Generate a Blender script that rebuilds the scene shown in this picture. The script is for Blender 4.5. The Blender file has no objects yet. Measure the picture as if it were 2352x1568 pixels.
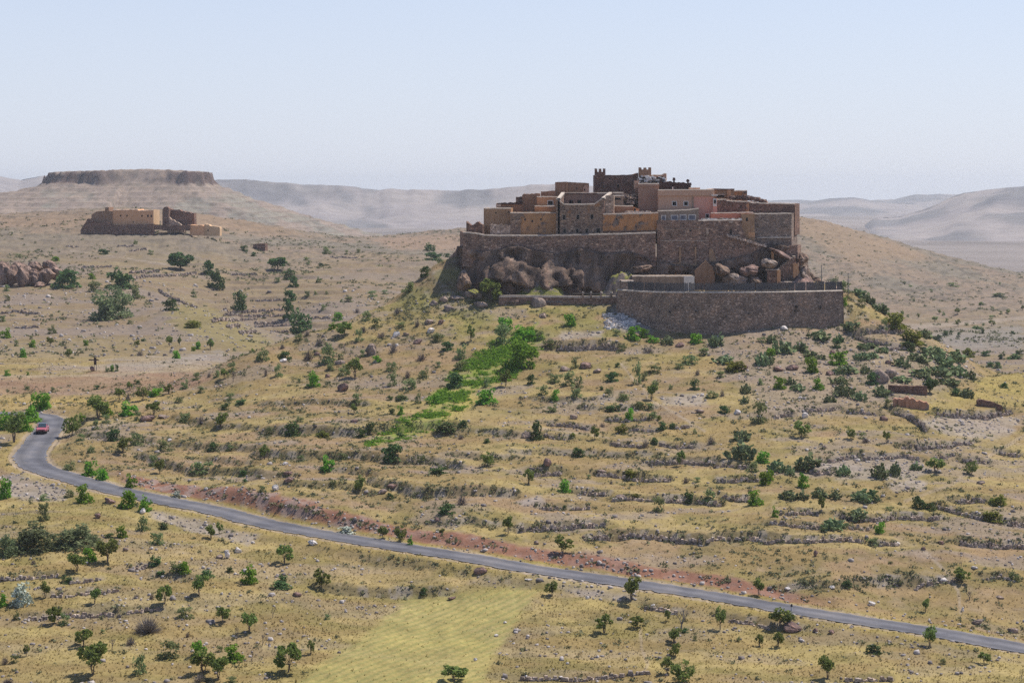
import bpy, math, random
import numpy as np
from mathutils import Vector, Matrix
random.seed(7)
rng = np.random.default_rng(7)
SC = bpy.context.scene
COL = SC.collection
FP = 4716.0                      # focal length, in photograph units (2352 wide)
TH = math.atan(354.0 / FP)       # camera pitch
CT, ST = math.cos(TH), math.sin(TH)

def ray(px, py):
    u = (px - 1176.0) / FP; v = (784.0 - py) / FP
    return np.array([u, CT + v * ST, -ST + v * CT])
def pt(px, py, Y):
    d = ray(px, py)
    return Vector((float(d[0] / d[1] * Y), float(Y), float(d[2] / d[1] * Y)))
def project(x, y, z):
    f = y * CT - z * ST; w = y * ST + z * CT
    return 1176.0 + FP * x / f, 784.0 - FP * w / f

# ------------------------------------------------------------------ noise
_T = np.random.default_rng(3).random((8, 256, 256))
def vnoise(x, y, s=0):
    T = _T[s % 8]
    xi = np.floor(x).astype(np.int64); yi = np.floor(y).astype(np.int64)
    fx = x - xi; fy = y - yi
    fx = fx * fx * (3 - 2 * fx); fy = fy * fy * (3 - 2 * fy)
    a = T[xi & 255, yi & 255]; b = T[(xi + 1) & 255, yi & 255]
    c = T[xi & 255, (yi + 1) & 255]; d = T[(xi + 1) & 255, (yi + 1) & 255]
    return (a * (1 - fx) + b * fx) * (1 - fy) + (c * (1 - fx) + d * fx) * fy
def fbm(x, y, o=4, s=0, g=0.5):
    t = 0; a = 1.0; n = 0
    for i in range(o):
        t = t + a * vnoise(x * 2 ** i + 13.7 * i, y * 2 ** i + 7.1 * i, s + i); n += a; a *= g
    return t / n
def sst(a, b, x):
    t = np.clip((x - a) / (b - a), 0, 1); return t * t * (3 - 2 * t)

# ------------------------------------------------------------------ materials
def mat(name):
    m = bpy.data.materials.new(name); m.use_nodes = True
    nt = m.node_tree
    for n in list(nt.nodes): nt.nodes.remove(n)
    return m, nt
def N(nt, t, **kw):
    n = nt.nodes.new(t)
    for k, v in kw.items():
        if k in n.inputs.keys(): n.inputs[k].default_value = v
        else: setattr(n, k, v)
    return n
def bsdf(nt, rough=0.95, spec=0.15):
    o = N(nt, 'ShaderNodeOutputMaterial'); b = N(nt, 'ShaderNodeBsdfPrincipled')
    b.inputs['Roughness'].default_value = rough
    b.inputs['Specular IOR Level'].default_value = spec
    nt.links.new(b.outputs[0], o.inputs[0]); return b
def c4(c): return (c[0], c[1], c[2], 1)
def ramp(nt, stops):
    r = N(nt, 'ShaderNodeValToRGB'); e = r.color_ramp.elements
    while len(e) < len(stops): e.new(0.5)
    for i, (p, c) in enumerate(stops): e[i].position = p; e[i].color = c4(c)
    return r
def mixc(nt, a, b, f, mode='MIX'):
    m = N(nt, 'ShaderNodeMix', data_type='RGBA', blend_type=mode)
    for s, v in ((m.inputs[0], f), (m.inputs[6], a), (m.inputs[7], b)):
        if hasattr(v, 'is_linked') or hasattr(v, 'links'): nt.links.new(v, s)
        else: s.default_value = v if not isinstance(v, tuple) else (c4(v) if len(v) == 3 else v)
    return m.outputs[2]
def noise(nt, vec, scale, detail=4, rough=0.6):
    n = N(nt, 'ShaderNodeTexNoise'); n.inputs['Scale'].default_value = scale
    n.inputs['Detail'].default_value = detail; n.inputs['Roughness'].default_value = rough
    nt.links.new(vec, n.inputs['Vector']); return n.outputs['Fac']
def coords(nt, scale=(1, 1, 1)):
    t = N(nt, 'ShaderNodeTexCoord'); m = N(nt, 'ShaderNodeMapping'); m.inputs['Scale'].default_value = scale
    nt.links.new(t.outputs['Object'], m.inputs['Vector']); return m.outputs[0]
def bump(nt, b, h, strength=0.5, dist=0.1):
    n = N(nt, 'ShaderNodeBump'); n.inputs['Strength'].default_value = strength; n.inputs['Distance'].default_value = dist
    nt.links.new(h, n.inputs['Height']); nt.links.new(n.outputs[0], b.inputs['Normal'])

def vcol_mat(name, s1=2.5, s2=0.35, lo=0.72, hi=1.28, bs=0.6, bd=0.12, attr='tone', rough=1.0):
    """colour from the mesh's own tone attribute, broken up by two sizes of noise"""
    m, nt = mat(name); b = bsdf(nt, rough, 0.08)
    a = N(nt, 'ShaderNodeAttribute', attribute_name=attr)
    v = coords(nt)
    n1 = noise(nt, v, s1, 5, 0.7); n2 = noise(nt, v, s2, 4, 0.6)
    r1 = ramp(nt, [(0.25, (lo,) * 3), (0.75, (hi,) * 3)]); nt.links.new(n1, r1.inputs[0])
    r2 = ramp(nt, [(0.3, (0.86, 0.86, 0.9)), (0.7, (1.12, 1.1, 1.06))]); nt.links.new(n2, r2.inputs[0])
    c = mixc(nt, a.outputs['Color'], r1.outputs[0], 1.0, 'MULTIPLY')
    c = mixc(nt, c, r2.outputs[0], 1.0, 'MULTIPLY')
    nt.links.new(c, b.inputs['Base Color']); bump(nt, b, n1, bs, bd); return m

def stone_mat(name, dark, mid, light, sc=(2.2, 2.2, 4.0), patch=None, pa=0.5, k=1.7):
    dark, mid, light = [tuple(q * k * t for q, t in zip(c, (1.07, 0.975, 0.86))) for c in (dark, mid, light)]
    m, nt = mat(name); b = bsdf(nt, 0.95, 0.1); v = coords(nt, sc)
    vo = N(nt, 'ShaderNodeTexVoronoi', feature='F1'); nt.links.new(v, vo.inputs['Vector']); vo.inputs['Scale'].default_value = 1.0
    sep = N(nt, 'ShaderNodeSeparateColor'); nt.links.new(vo.outputs['Color'], sep.inputs[0])
    r = ramp(nt, [(0.0, dark), (0.45, mid), (0.82, mid), (1.0, light)]); nt.links.new(sep.outputs[0], r.inputs[0])
    e = N(nt, 'ShaderNodeTexVoronoi', feature='DISTANCE_TO_EDGE'); nt.links.new(v, e.inputs['Vector']); e.inputs['Scale'].default_value = 1.0
    er = ramp(nt, [(0.0, (0.55,) * 3), (0.12, (1.0,) * 3)]); nt.links.new(e.outputs['Distance'], er.inputs[0])
    c = mixc(nt, r.outputs[0], er.outputs[0], 1.0, 'MULTIPLY')
    w = coords(nt); n = noise(nt, w, 0.45, 5, 0.65)
    nr = ramp(nt, [(0.3, (0.55, 0.55, 0.58)), (0.5, (1.0, 0.97, 0.95)), (0.7, (1.4, 1.22, 1.08))]); nt.links.new(n, nr.inputs[0])
    c = mixc(nt, c, nr.outputs[0], 1.0, 'MULTIPLY')
    if patch:
        n3 = noise(nt, w, 0.35, 4, 0.6); pr = ramp(nt, [(pa, (0,) * 3), (pa + 0.08, (1,) * 3)]); nt.links.new(n3, pr.inputs[0])
        c = mixc(nt, c, patch, pr.outputs[0])
    nt.links.new(c, b.inputs['Base Color']); bump(nt, b, e.outputs['Distance'], 0.8, 0.12); return m

def plaster_mat(name, a, b_, stain, stone=None, sa=0.62):
    a, b_, stain = [tuple(min(0.8, q * 1.3 * t) for q, t in zip(c, (1.1, 0.98, 0.84))) for c in (a, b_, stain)]
    m, nt = mat(name); b = bsdf(nt, 0.92, 0.12); v = coords(nt); vs = coords(nt, (1, 1, 0.35))
    n1 = noise(nt, v, 0.5, 5, 0.65); r = ramp(nt, [(0.3, a), (0.7, b_)]); nt.links.new(n1, r.inputs[0])
    n2 = noise(nt, vs, 1.3, 5, 0.7); s = ramp(nt, [(0.42, (0,) * 3), (0.68, (0.85,) * 3)]); nt.links.new(n2, s.inputs[0])
    c = mixc(nt, r.outputs[0], stain, s.outputs[0])
    if stone:
        n3 = noise(nt, v, 0.33, 5, 0.6); pr = ramp(nt, [(sa, (0,) * 3), (sa + 0.06, (1,) * 3)]); nt.links.new(n3, pr.inputs[0])
        vo = N(nt, 'ShaderNodeTexVoronoi'); vo.inputs['Scale'].default_value = 3.0; nt.links.new(v, vo.inputs['Vector'])
        sp = N(nt, 'ShaderNodeSeparateColor'); nt.links.new(vo.outputs['Color'], sp.inputs[0])
        rr = ramp(nt, [(0, tuple(x * 0.5 for x in stone)), (1, tuple(x * 1.4 for x in stone))]); nt.links.new(sp.outputs[0], rr.inputs[0])
        c = mixc(nt, c, rr.outputs[0], pr.outputs[0])
    nt.links.new(c, b.inputs['Base Color']); bump(nt, b, n2, 0.4, 0.06); return m

def plain_mat(name, col, var=0.25, sc=3.0, rough=0.9, spec=0.2):
    m, nt = mat(name); b = bsdf(nt, rough, spec); v = coords(nt); n = noise(nt, v, sc, 4, 0.65)
    r = ramp(nt, [(0.3, tuple(x * (1 - var) for x in col)), (0.7, tuple(min(1, x * (1 + var)) for x in col))])
    nt.links.new(n, r.inputs[0]); nt.links.new(r.outputs[0], b.inputs['Base Color']); return m

def leaf_mat(name, c1, c2, trans=0.42):
    """leaf colour varies from leaf to leaf (tone attribute) and a little from plant to plant"""
    m, nt = mat(name); o = N(nt, 'ShaderNodeOutputMaterial')
    a = N(nt, 'ShaderNodeAttribute', attribute_name='tone'); sp = N(nt, 'ShaderNodeSeparateColor'); nt.links.new(a.outputs['Color'], sp.inputs[0])
    r = ramp(nt, [(0.0, c1), (1.0, c2)]); nt.links.new(sp.outputs[0], r.inputs[0])
    oi = N(nt, 'ShaderNodeObjectInfo'); hs = N(nt, 'ShaderNodeHueSaturation')
    mr = N(nt, 'ShaderNodeMapRange'); mr.inputs[3].default_value = 0.48; mr.inputs[4].default_value = 0.53; nt.links.new(oi.outputs['Random'], mr.inputs[0])
    mv = N(nt, 'ShaderNodeMapRange'); mv.inputs[3].default_value = 0.8; mv.inputs[4].default_value = 1.25; nt.links.new(oi.outputs['Random'], mv.inputs[0])
    nt.links.new(mr.outputs[0], hs.inputs['Hue']); nt.links.new(mv.outputs[0], hs.inputs['Value']); nt.links.new(r.outputs[0], hs.inputs['Color'])
    d = N(nt, 'ShaderNodeBsdfDiffuse'); t = N(nt, 'ShaderNodeBsdfTranslucent'); mx = N(nt, 'ShaderNodeMixShader'); mx.inputs[0].default_value = trans
    nt.links.new(hs.outputs[0], d.inputs[0]); nt.links.new(hs.outputs[0], t.inputs[0])
    nt.links.new(d.outputs[0], mx.inputs[1]); nt.links.new(t.outputs[0], mx.inputs[2]); nt.links.new(mx.outputs[0], o.inputs[0]); return m

# ------------------------------------------------------------------ object helpers
def new_mesh(name, V, F, mats, parent=None, tone=None, smooth=False, midx=None, loc=None):
    me = bpy.data.meshes.new(name)
    V = np.asarray(V, dtype=np.float64)
    if loc is not None: V = V - np.asarray(loc)
    if isinstance(F, np.ndarray):
        n = len(F); k = F.shape[1]
        me.vertices.add(len(V)); me.vertices.foreach_set('co', V.astype(np.float32).ravel())
        me.loops.add(n * k); me.loops.foreach_set('vertex_index', F.astype(np.int32).ravel())
        me.polygons.add(n); me.polygons.foreach_set('loop_start', np.arange(0, n * k, k, dtype=np.int32))
        me.update(calc_edges=True)
    else:
        me.from_pydata([tuple(v) for v in V], [], F); me.update()
    for m in (mats if isinstance(mats, (list, tuple)) else [mats]): me.materials.append(m)
    if midx is not None: me.polygons.foreach_set('material_index', np.asarray(midx, dtype=np.int32))
    if smooth: me.polygons.foreach_set('use_smooth', np.ones(len(me.polygons), dtype=bool))
    if tone is not None:
        a = me.attributes.new('tone', 'FLOAT_COLOR', 'POINT')
        t = np.asarray(tone, dtype=np.float32)
        if t.ndim == 1: t = np.stack([t, t, t], 1)
        t4 = np.ones((len(V), 4), np.float32); t4[:, :3] = t; a.data.foreach_set('color', t4.ravel())
    o = bpy.data.objects.new(name, me); COL.objects.link(o)
    if loc is not None: o.location = loc
    if parent is not None:
        o.parent = parent
        if loc is not None: o.location = Vector(loc) - parent.location
    return o
def tag(o, label=None, cat=None, group=None, kind=None):
    if label: o['label'] = label
    if cat: o['category'] = cat
    if group: o['group'] = group
    if kind: o['kind'] = kind
    return o
def empty(name, loc, label, cat, group=None):
    o = bpy.data.objects.new(name, None); COL.objects.link(o); o.location = loc; o.empty_display_size = 0.5
    return tag(o, label, cat, group)
class MB:
    """collects shapes (world coordinates) into one mesh"""
    def __init__(s): s.V = []; s.F = []; s.M = []
    def poly(s, verts, faces, m=0):
        b = len(s.V); s.V += [tuple(v) for v in verts]
        for f in faces: s.F.append([b + i for i in f]); s.M.append(m)
    def box(s, x0, x1, y0, y1, z0, z1, m=0):
        s.poly([(x0, y0, z0), (x1, y0, z0), (x1, y1, z0), (x0, y1, z0), (x0, y0, z1), (x1, y0, z1), (x1, y1, z1), (x0, y1, z1)],
               [(0, 3, 2, 1), (4, 5, 6, 7), (0, 1, 5, 4), (1, 2, 6, 5), (2, 3, 7, 6), (3, 0, 4, 7)], m)
    def extrude(s, front, d, m=0):
        n = len(front); back = [Vector(p) + Vector(d) for p in front]
        s.poly(list(front) + back, [list(range(n))[::-1], [n + i for i in range(n)]] + [[i, (i + 1) % n, n + (i + 1) % n, n + i] for i in range(n)], m)
    def tube(s, a, b, r0, r1, k=6, m=0):
        a = Vector(a); b = Vector(b); d = (b - a).normalized(); u = d.orthogonal().normalized(); w = d.cross(u); vs = []
        for c, r in ((a, r0), (b, r1)):
            for i in range(k):
                t = 2 * math.pi * i / k; vs.append(c + u * math.cos(t) * r + w * math.sin(t) * r)
        s.poly(vs, [(i, (i + 1) % k, k + (i + 1) % k, k + i) for i in range(k)] + [list(range(k))[::-1], [k + i for i in range(k)]], m)
    def stone(s, c, sx, sy, sz, m=0, rg=random):
        j = lambda: rg.uniform(0.7, 1.15); a = rg.uniform(-0.5, 0.5); ca, sa = math.cos(a), math.sin(a); vs = []
        for (ex, ey, ez) in ((-1, -1, -1), (1, -1, -1), (1, 1, -1), (-1, 1, -1), (-1, -1, 1), (1, -1, 1), (1, 1, 1), (-1, 1, 1)):
            q = 0.72 if ez > 0 else 1
            px, py, pz = ex * sx * j() * q / 2, ey * sy * j() * q / 2, ez * sz * j() / 2
            vs.append((c[0] + px * ca - py * sa, c[1] + px * sa + py * ca, c[2] + pz))
        s.poly(vs, [(0, 3, 2, 1), (4, 5, 6, 7), (0, 1, 5, 4), (1, 2, 6, 5), (2, 3, 7, 6), (3, 0, 4, 7)], m)
    def build(s, name, mats, parent=None, loc=None, tone=None):
        if loc is None and parent is not None: loc = tuple(parent.location)
        return new_mesh(name, s.V, s.F, mats, parent, tone=tone, midx=s.M if isinstance(mats, (list, tuple)) else None, loc=loc)

# ------------------------------------------------------------------ camera, sky, sun
cam = bpy.data.cameras.new('camera'); co = bpy.data.objects.new('camera', cam); COL.objects.link(co)
co.location = (0, 0, 0); co.rotation_euler = (math.pi / 2 - TH, 0, 0)
cam.sensor_width = 36.0; cam.lens = 36.0 * FP / 2352.0; cam.clip_start = 0.5; cam.clip_end = 60000
SC.camera = co
EL = math.radians(58); SAZ = (0.8, 0.6)
w = bpy.data.worlds.new('World'); SC.world = w; w.use_nodes = True
nt = w.node_tree; bg = nt.nodes['Background']
sky = nt.nodes.new('ShaderNodeTexSky'); sky.sky_type = 'NISHITA'; sky.sun_disc = False
sky.sun_elevation = EL; sky.sun_rotation = math.atan2(SAZ[0], SAZ[1]); sky.altitude = 900
sky.air_density = SKY_AIR = 1.0; sky.dust_density = 1.0; sky.ozone_density = 3.0
tint = nt.nodes.new('ShaderNodeMix'); tint.data_type = 'RGBA'; tint.blend_type = 'MULTIPLY'; tint.inputs[0].default_value = 1
tint.inputs[7].default_value = (0.90, 0.915, 1.0, 1)
# dusty air lightens the lowest part of the sky
veil = nt.nodes.new('ShaderNodeMix'); veil.data_type = 'RGBA'; veil.inputs[7].default_value = VEIL = (5.5, 5.8, 6.8, 1)
tcw = nt.nodes.new('ShaderNodeTexCoord'); sxw = nt.nodes.new('ShaderNodeSeparateXYZ'); mrw = nt.nodes.new('ShaderNodeMapRange')
mrw.inputs[1].default_value = 0.0; mrw.inputs[2].default_value = 0.35; mrw.inputs[3].default_value = 0.75; mrw.inputs[4].default_value = 0.0; mrw.interpolation_type = 'SMOOTHSTEP'
nt.links.new(tcw.outputs['Generated'], sxw.inputs[0]); nt.links.new(sxw.outputs[2], mrw.inputs[0]); nt.links.new(mrw.outputs[0], veil.inputs[0])
nt.links.new(sky.outputs[0], tint.inputs[6]); nt.links.new(tint.outputs[2], veil.inputs[6]); nt.links.new(veil.outputs[2], bg.inputs[0]); bg.inputs[1].default_value = 0.11
sl = bpy.data.lights.new('sun', 'SUN'); sl.energy = 4.5; sl.angle = math.radians(0.53); sl.color = (1.0, 0.95, 0.87)
so = bpy.data.objects.new('sun', sl); COL.objects.link(so)
so.rotation_euler = Vector((SAZ[0] * math.cos(EL), SAZ[1] * math.cos(EL), math.sin(EL))).to_track_quat('Z', 'Y').to_euler()
so.location = (150, 150, 300)
SC.view_settings.view_transform = 'Standard'; SC.view_settings.look = 'None'; SC.view_settings.exposure = 0.28; SC.view_settings.gamma = 1
SC.render.engine = 'CYCLES'
SC.cycles.use_denoising = False; SC.cycles.use_adaptive_sampling = False; SC.cycles.sample_clamp_indirect = 4.0; SC.cycles.max_bounces = 8; SC.cycles.transparent_max_bounces = 8
# ------------------------------------------------------------------ terrain
ROADP = [(-330,965,-37.6),(-200,957,-38.0),(-90,951,-38.3),(0,949,-38.6),(70,951,-38.7),(107,957,-38.85),(122,969,-39.1),(101,999,-39.7),(84,1021,-40.15),(68,1046,-40.65),(82,1070,-41.1),(140,1090,-41.5),
 (250,1121,-42.2),(375,1148,-42.8),(500,1172,-43.35),(588,1196,-43.8),(713,1221,-44.3),(838,1242,-44.8),(963,1262,-45.3),(1088,1281,-45.8),(1176,1298,-46.2),(1301,1317,-46.8),(1426,1335,-47.3),
 (1551,1354,-47.8),(1676,1374,-48.4),(1764,1390,-48.8),(1889,1410,-49.4),(2014,1430,-50.0),(2139,1449,-50.6),(2264,1472,-51.2),(2352,1488,-51.6),(2500,1516,-52.3),(2700,1552,-53.2)]
def by_z(px, py, z):
    d = ray(px, py); t = z / d[2]; return d * t
RC = np.array([by_z(*p) for p in ROADP])
def catmull(P, n=14):
    out = []
    for i in range(len(P) - 1):
        p0, p1, p2, p3 = P[max(i - 1, 0)], P[i], P[i + 1], P[min(i + 2, len(P) - 1)]
        for k in range(n):
            t = k / n
            out.append(0.5 * (2 * p1 + (p2 - p0) * t + (2 * p0 - 5 * p1 + 4 * p2 - p3) * t * t + (3 * p1 - p0 - 3 * p2 + p3) * t ** 3))
    out.append(P[-1]); return np.array(out)
def resample(P, step):
    d = np.r_[0, np.cumsum(np.linalg.norm(np.diff(P, axis=0), axis=1))]
    n = max(2, int(d[-1] / step) + 1); t = np.linspace(0, d[-1], n)
    return np.stack([np.interp(t, d, P[:, i]) for i in range(P.shape[1])], 1)
def smooth(P, k):
    for _ in range(k):
        Q = P.copy(); Q[1:-1] = (P[:-2] + 2 * P[1:-1] + P[2:]) / 4; P = Q
    return P
ROAD = smooth(resample(catmull(RC), 0.5), 25)

CP = """-200 1568 210|300 1568 209|800 1568 208|1176 1568 209|1700 1568 211|2352 1568 213.5|2650 1568 212
-250 1450 225|150 1450 224|500 1450 224.5|850 1450 226|1100 1420 232|1400 1450 228|1800 1480 226|2200 1530 219
-250 1300 246|100 1300 245|400 1300 246|700 1300 248|900 1300 250.5|150 1200 265|350 1220 262.5|500 1250 257|-250 1180 272|-100 1100 295|20 1110 291|20 1160 277|20 1250 255
300 1076 298|400 1102 291|490 1112 285|588 1131 277|688 1144 273|788 1166 269|938 1216 263|1176 1249 257|1400 1292 250.5|1551 1311 249|1751 1349 245|2050 1405 240.5|2300 1455 236|2600 1490 232
190 1062 304|150 1010 318|190 960 337|230 925 352|300 1040 309|300 1000 320|300 950 338|320 905 355
500 1050 304|500 1000 318|500 950 333|500 900 349|470 872 356
700 1100 285|700 1050 298|700 1000 312|700 950 327|700 900 342|700 850 357|700 800 368|690 772 373
600 850 355|590 820 362|830 740 377|850 715 382
900 1150 273|900 1100 284|900 1000 311|900 900 340|900 800 364|900 740 377|910 698 385
1000 690 384|1000 650 389|1000 618 392|960 655 388|1042 588 396|1050 690 383|1050 740 375|1050 800 362|1050 900 338|1050 1000 310|1050 1150 271
1200 1150 273|1200 1100 284|1200 1000 308|1200 900 335|1200 800 360|1200 750 371|1200 700 381|1130 683 385|1350 693 383|1350 740 373
1450 1200 266|1450 1100 286|1450 1000 308|1450 900 333|1450 800 358|1460 742 371|1514 757 368
1700 1300 250|1700 1200 266|1700 1100 285|1700 1000 306|1700 900 331|1700 800 356|1667 764 365.5|1807 741 369
1900 1300 250|1900 1200 266|1900 1100 285|1900 1000 307|1900 900 332|1900 800 360|1934 748 372
2100 1300 252|2100 1200 268|2100 1100 287|2100 1000 309|2100 920 329|2100 850 347|2080 800 360
2300 1400 242|2300 1300 254|2300 1200 270|2300 1100 290|2300 1000 315|2300 930 335|2300 885 353|2330 856 370
2600 1300 256|2600 1100 293|2600 950 337|2600 872 375
1964 677 382|1989 692 384|2039 722 383|2076 747 380|2134 777 378|2174 797 376|2204 815 375|2239 840 374|2256 864 372
-250 935 358|0 930 360|100 930 360|250 918 372|-250 905 380|0 906 380|150 906 379|280 900 378|-250 862 394|0 862 393|150 860 394|300 856 396|420 850 400
-250 845 402|0 843 403|200 842 404|-250 800 450|0 800 450|200 800 450|400 800 450|-250 750 512|0 750 512|150 750 510|320 750 510|-250 700 565|0 700 566|150 700 564|320 700 563|430 700 560
-250 650 620|0 650 622|150 650 620|320 648 625|-250 600 680|50 600 680|300 600 685|-250 570 725|50 565 728|300 560 735|-250 540 765|50 535 768|300 538 764|180 540 762|450 545 758
-250 505 850|50 502 850|300 490 850|450 505 850|-250 492 900|100 486 900|300 478 905|450 490 910
550 850 408|540 800 452|480 730 520|545 767 505|600 790 470|650 765 560|550 745 572|550 720 592|600 700 612|560 660 645|560 620 685|560 590 730|560 560 790|570 527 880|600 517 905|700 760 560
750 730 580|800 700 605|800 650 655|800 600 720|800 565 830|790 552 905|700 540 900|950 640 680|1000 620 695|1000 580 790|1000 557 920|1000 543 1050|880 548 1000
2300 822 560|2150 790 600|2300 780 620|2300 745 700|2300 700 780|2300 665 880|2352 645 950|2600 700 900|2600 760 700|2600 830 520
2100 745 690|2100 700 760|2100 655 850|2100 605 950|2100 570 1040|1950 720 710|1950 655 820|1950 600 900|1950 550 990|1950 524 1080|1840 600 870|1840 560 950|1830 499 1100|2230 610 1000"""
WP = [(-60,25,-9),(60,25,-9),(0,18,-3.5),(0,60,-26),(-30,60,-27),(40,60,-27),(0,110,-44),(-60,110,-45),(60,110,-45),(0,165,-52),(-60,165,-53),(70,165,-52.5),
 # hidden ground behind the hill
 (-62,392,-37),(-40,400,-35.5),(-25,410,-31),(-18,415,-27),(-14,425,-20),(-40,440,-38),(-15,460,-34),(-30,500,-40),(-10,560,-40),
 (0,400,-17),(20,400,-17),(45,400,-17),(60,400,-18.5),(0,430,-18),(30,435,-18),(58,430,-18),(0,465,-30),(40,470,-30),(75,450,-30),(30,520,-40),(90,500,-43),
 (66,412,-22),(75,400,-28),(86,402,-34),(96,402,-40),(100,440,-45),(30,650,-38),(30,800,-33),(60,950,-24),(40,1100,-20),
 # far end sinks below the plain
 (-260,1050,-30),(-160,1050,-28),(-100,1050,-27),(-40,1250,-27),(60,1250,-22),(160,1250,-30),(240,1200,-45),(-300,1300,-60),(-100,1400,-50),(0,1450,-52),(150,1450,-55),(350,1450,-62)]
def warp(x, y): return x / y * 4.716, np.log(y / 220.0) * 3.0
ctrl = []
for s in CP.replace('\n', '|').split('|'):
    a, b, c = map(float, s.split()); p = pt(a, b, c); ctrl.append((p.x, p.y, p.z))
ctrl += [tuple(p) for p in WP]
ctrl += [tuple(p) for p in ROAD[::24]]
ctrl = np.array(ctrl, float)
cu, cw = warp(ctrl[:, 0], ctrl[:, 1])
def kern(d2): return 0.5 * d2 * np.log(d2 + 1e-9)
n = len(ctrl); A = np.zeros((n + 3, n + 3))
A[:n, :n] = kern((cu[:, None] - cu) ** 2 + (cw[:, None] - cw) ** 2) + np.eye(n) * 2e-4
A[:n, n] = 1; A[:n, n + 1] = cu; A[:n, n + 2] = cw; A[n:, :n] = A[:n, n:].T
SOL = np.linalg.solve(A, np.r_[ctrl[:, 2], 0, 0, 0])

YR = np.r_[np.arange(14, 60, 4), np.arange(60, 205, 3), np.arange(205, 420, 0.6), np.arange(420, 700, 1.3), np.arange(700, 1150, 2.8), np.arange(1150, 1500, 14)]
UC = np.linspace(-0.40, 0.36, 1160)
NR, NC = len(YR), len(UC)
# the smooth base is evaluated coarsely, then interpolated
yc = np.r_[YR[::6], YR[-1]]; uc = UC[::8] if (NC - 1) % 8 == 0 else np.r_[UC[::8], UC[-1]]
gu, gy = np.meshgrid(uc, yc); fu = (gu * 4.716).ravel(); fw = (np.log(gy / 220.0) * 3.0).ravel()
hz = np.zeros(len(fu))
for i in range(0, len(fu), 4000):
    k = kern((fu[i:i + 4000, None] - cu) ** 2 + (fw[i:i + 4000, None] - cw) ** 2)
    hz[i:i + 4000] = k @ SOL[:n] + SOL[n] + SOL[n + 1] * fu[i:i + 4000] + SOL[n + 2] * fw[i:i + 4000]
hz = hz.reshape(gu.shape)
t1 = np.stack([np.interp(UC, uc, r) for r in hz]); H = np.stack([np.interp(YR, yc, t1[:, j]) for j in range(NC)], 1)
X = UC[None, :] * YR[:, None]; Yg = np.repeat(YR[:, None], NC, 1)

H = np.where(Yg < 196, np.minimum(H, -(0.262 * Yg + 1.4)), H)
# road bed
RD = np.full(H.shape, 99.0); RZ = np.zeros(H.shape); RS = np.zeros(H.shape)
tang = np.gradient(ROAD[:, :2], axis=0); tang /= np.linalg.norm(tang, axis=1)[:, None]; nrm = np.stack([-tang[:, 1], tang[:, 0]], 1)
sel = np.where((Yg > 205) & (Yg < 385))
ids = np.arange(len(sel[0]))
for i in range(0, len(ids), 40000):
    r, c = sel[0][i:i + 40000], sel[1][i:i + 40000]
    px, py = X[r, c].astype(np.float32), Yg[r, c].astype(np.float32)
    d2 = (px[:, None] - ROAD[None, ::2, 0].astype(np.float32)) ** 2 + (py[:, None] - ROAD[None, ::2, 1].astype(np.float32)) ** 2
    j = d2.argmin(1) * 2
    RD[r, c] = np.sqrt(d2.min(1)); RZ[r, c] = ROAD[j, 2]
    RS[r, c] = (px - ROAD[j, 0]) * nrm[j, 0] + (py - ROAD[j, 1]) * nrm[j, 1]
bankw = 2.6 + 2.2 * fbm(X / 9, Yg / 9, 3, 2)
tb = sst(0, 1, (RD - 3.0) / bankw)
H = RZ * (1 - tb) + H * tb
H = np.where(RD < 3.0, RZ - 0.06 - 0.10 * sst(2.3, 3.0, RD), H)

def interp_grid(G, x, y):
    u = np.asarray(x) / np.asarray(y); fc = np.clip((u - UC[0]) / (UC[1] - UC[0]), 0, NC - 1.001)
    fr = np.clip(np.interp(y, YR, np.arange(NR)), 0, NR - 1.001)
    r = fr.astype(int); c = fc.astype(int); a = fr - r; b = fc - c
    return (G[r, c] * (1 - b) + G[r, c + 1] * b) * (1 - a) + (G[r + 1, c] * (1 - b) + G[r + 1, c + 1] * b) * a
def hgt(x, y): return float(interp_grid(H, np.array([x]), np.array([y]))[0])
def ground_at(px, py, ymin=150, ymax=1200):
    d = ray(px, py); u = d[0] / d[1]; s = d[2] / d[1]
    fc = min(max((u - UC[0]) / (UC[1] - UC[0]), 0), NC - 1.001); c = int(fc); b = fc - c
    col = H[:, c] * (1 - b) + H[:, c + 1] * b
    m = (YR > ymin) & (YR < ymax); yy = YR[m]; g = col[m] - s * yy
    k = np.argmax(g >= 0)
    if g[k] < 0: k = int(np.argmax(g)); return Vector((u * yy[k], yy[k], col[m][k]))
    if k > 0:
        t = g[k - 1] / (g[k - 1] - g[k] + 1e-9); Y = yy[k - 1] + (yy[k] - yy[k - 1]) * t
    else: Y = yy[k]
    return Vector((u * Y, Y, hgt(u * Y, Y)))

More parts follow.
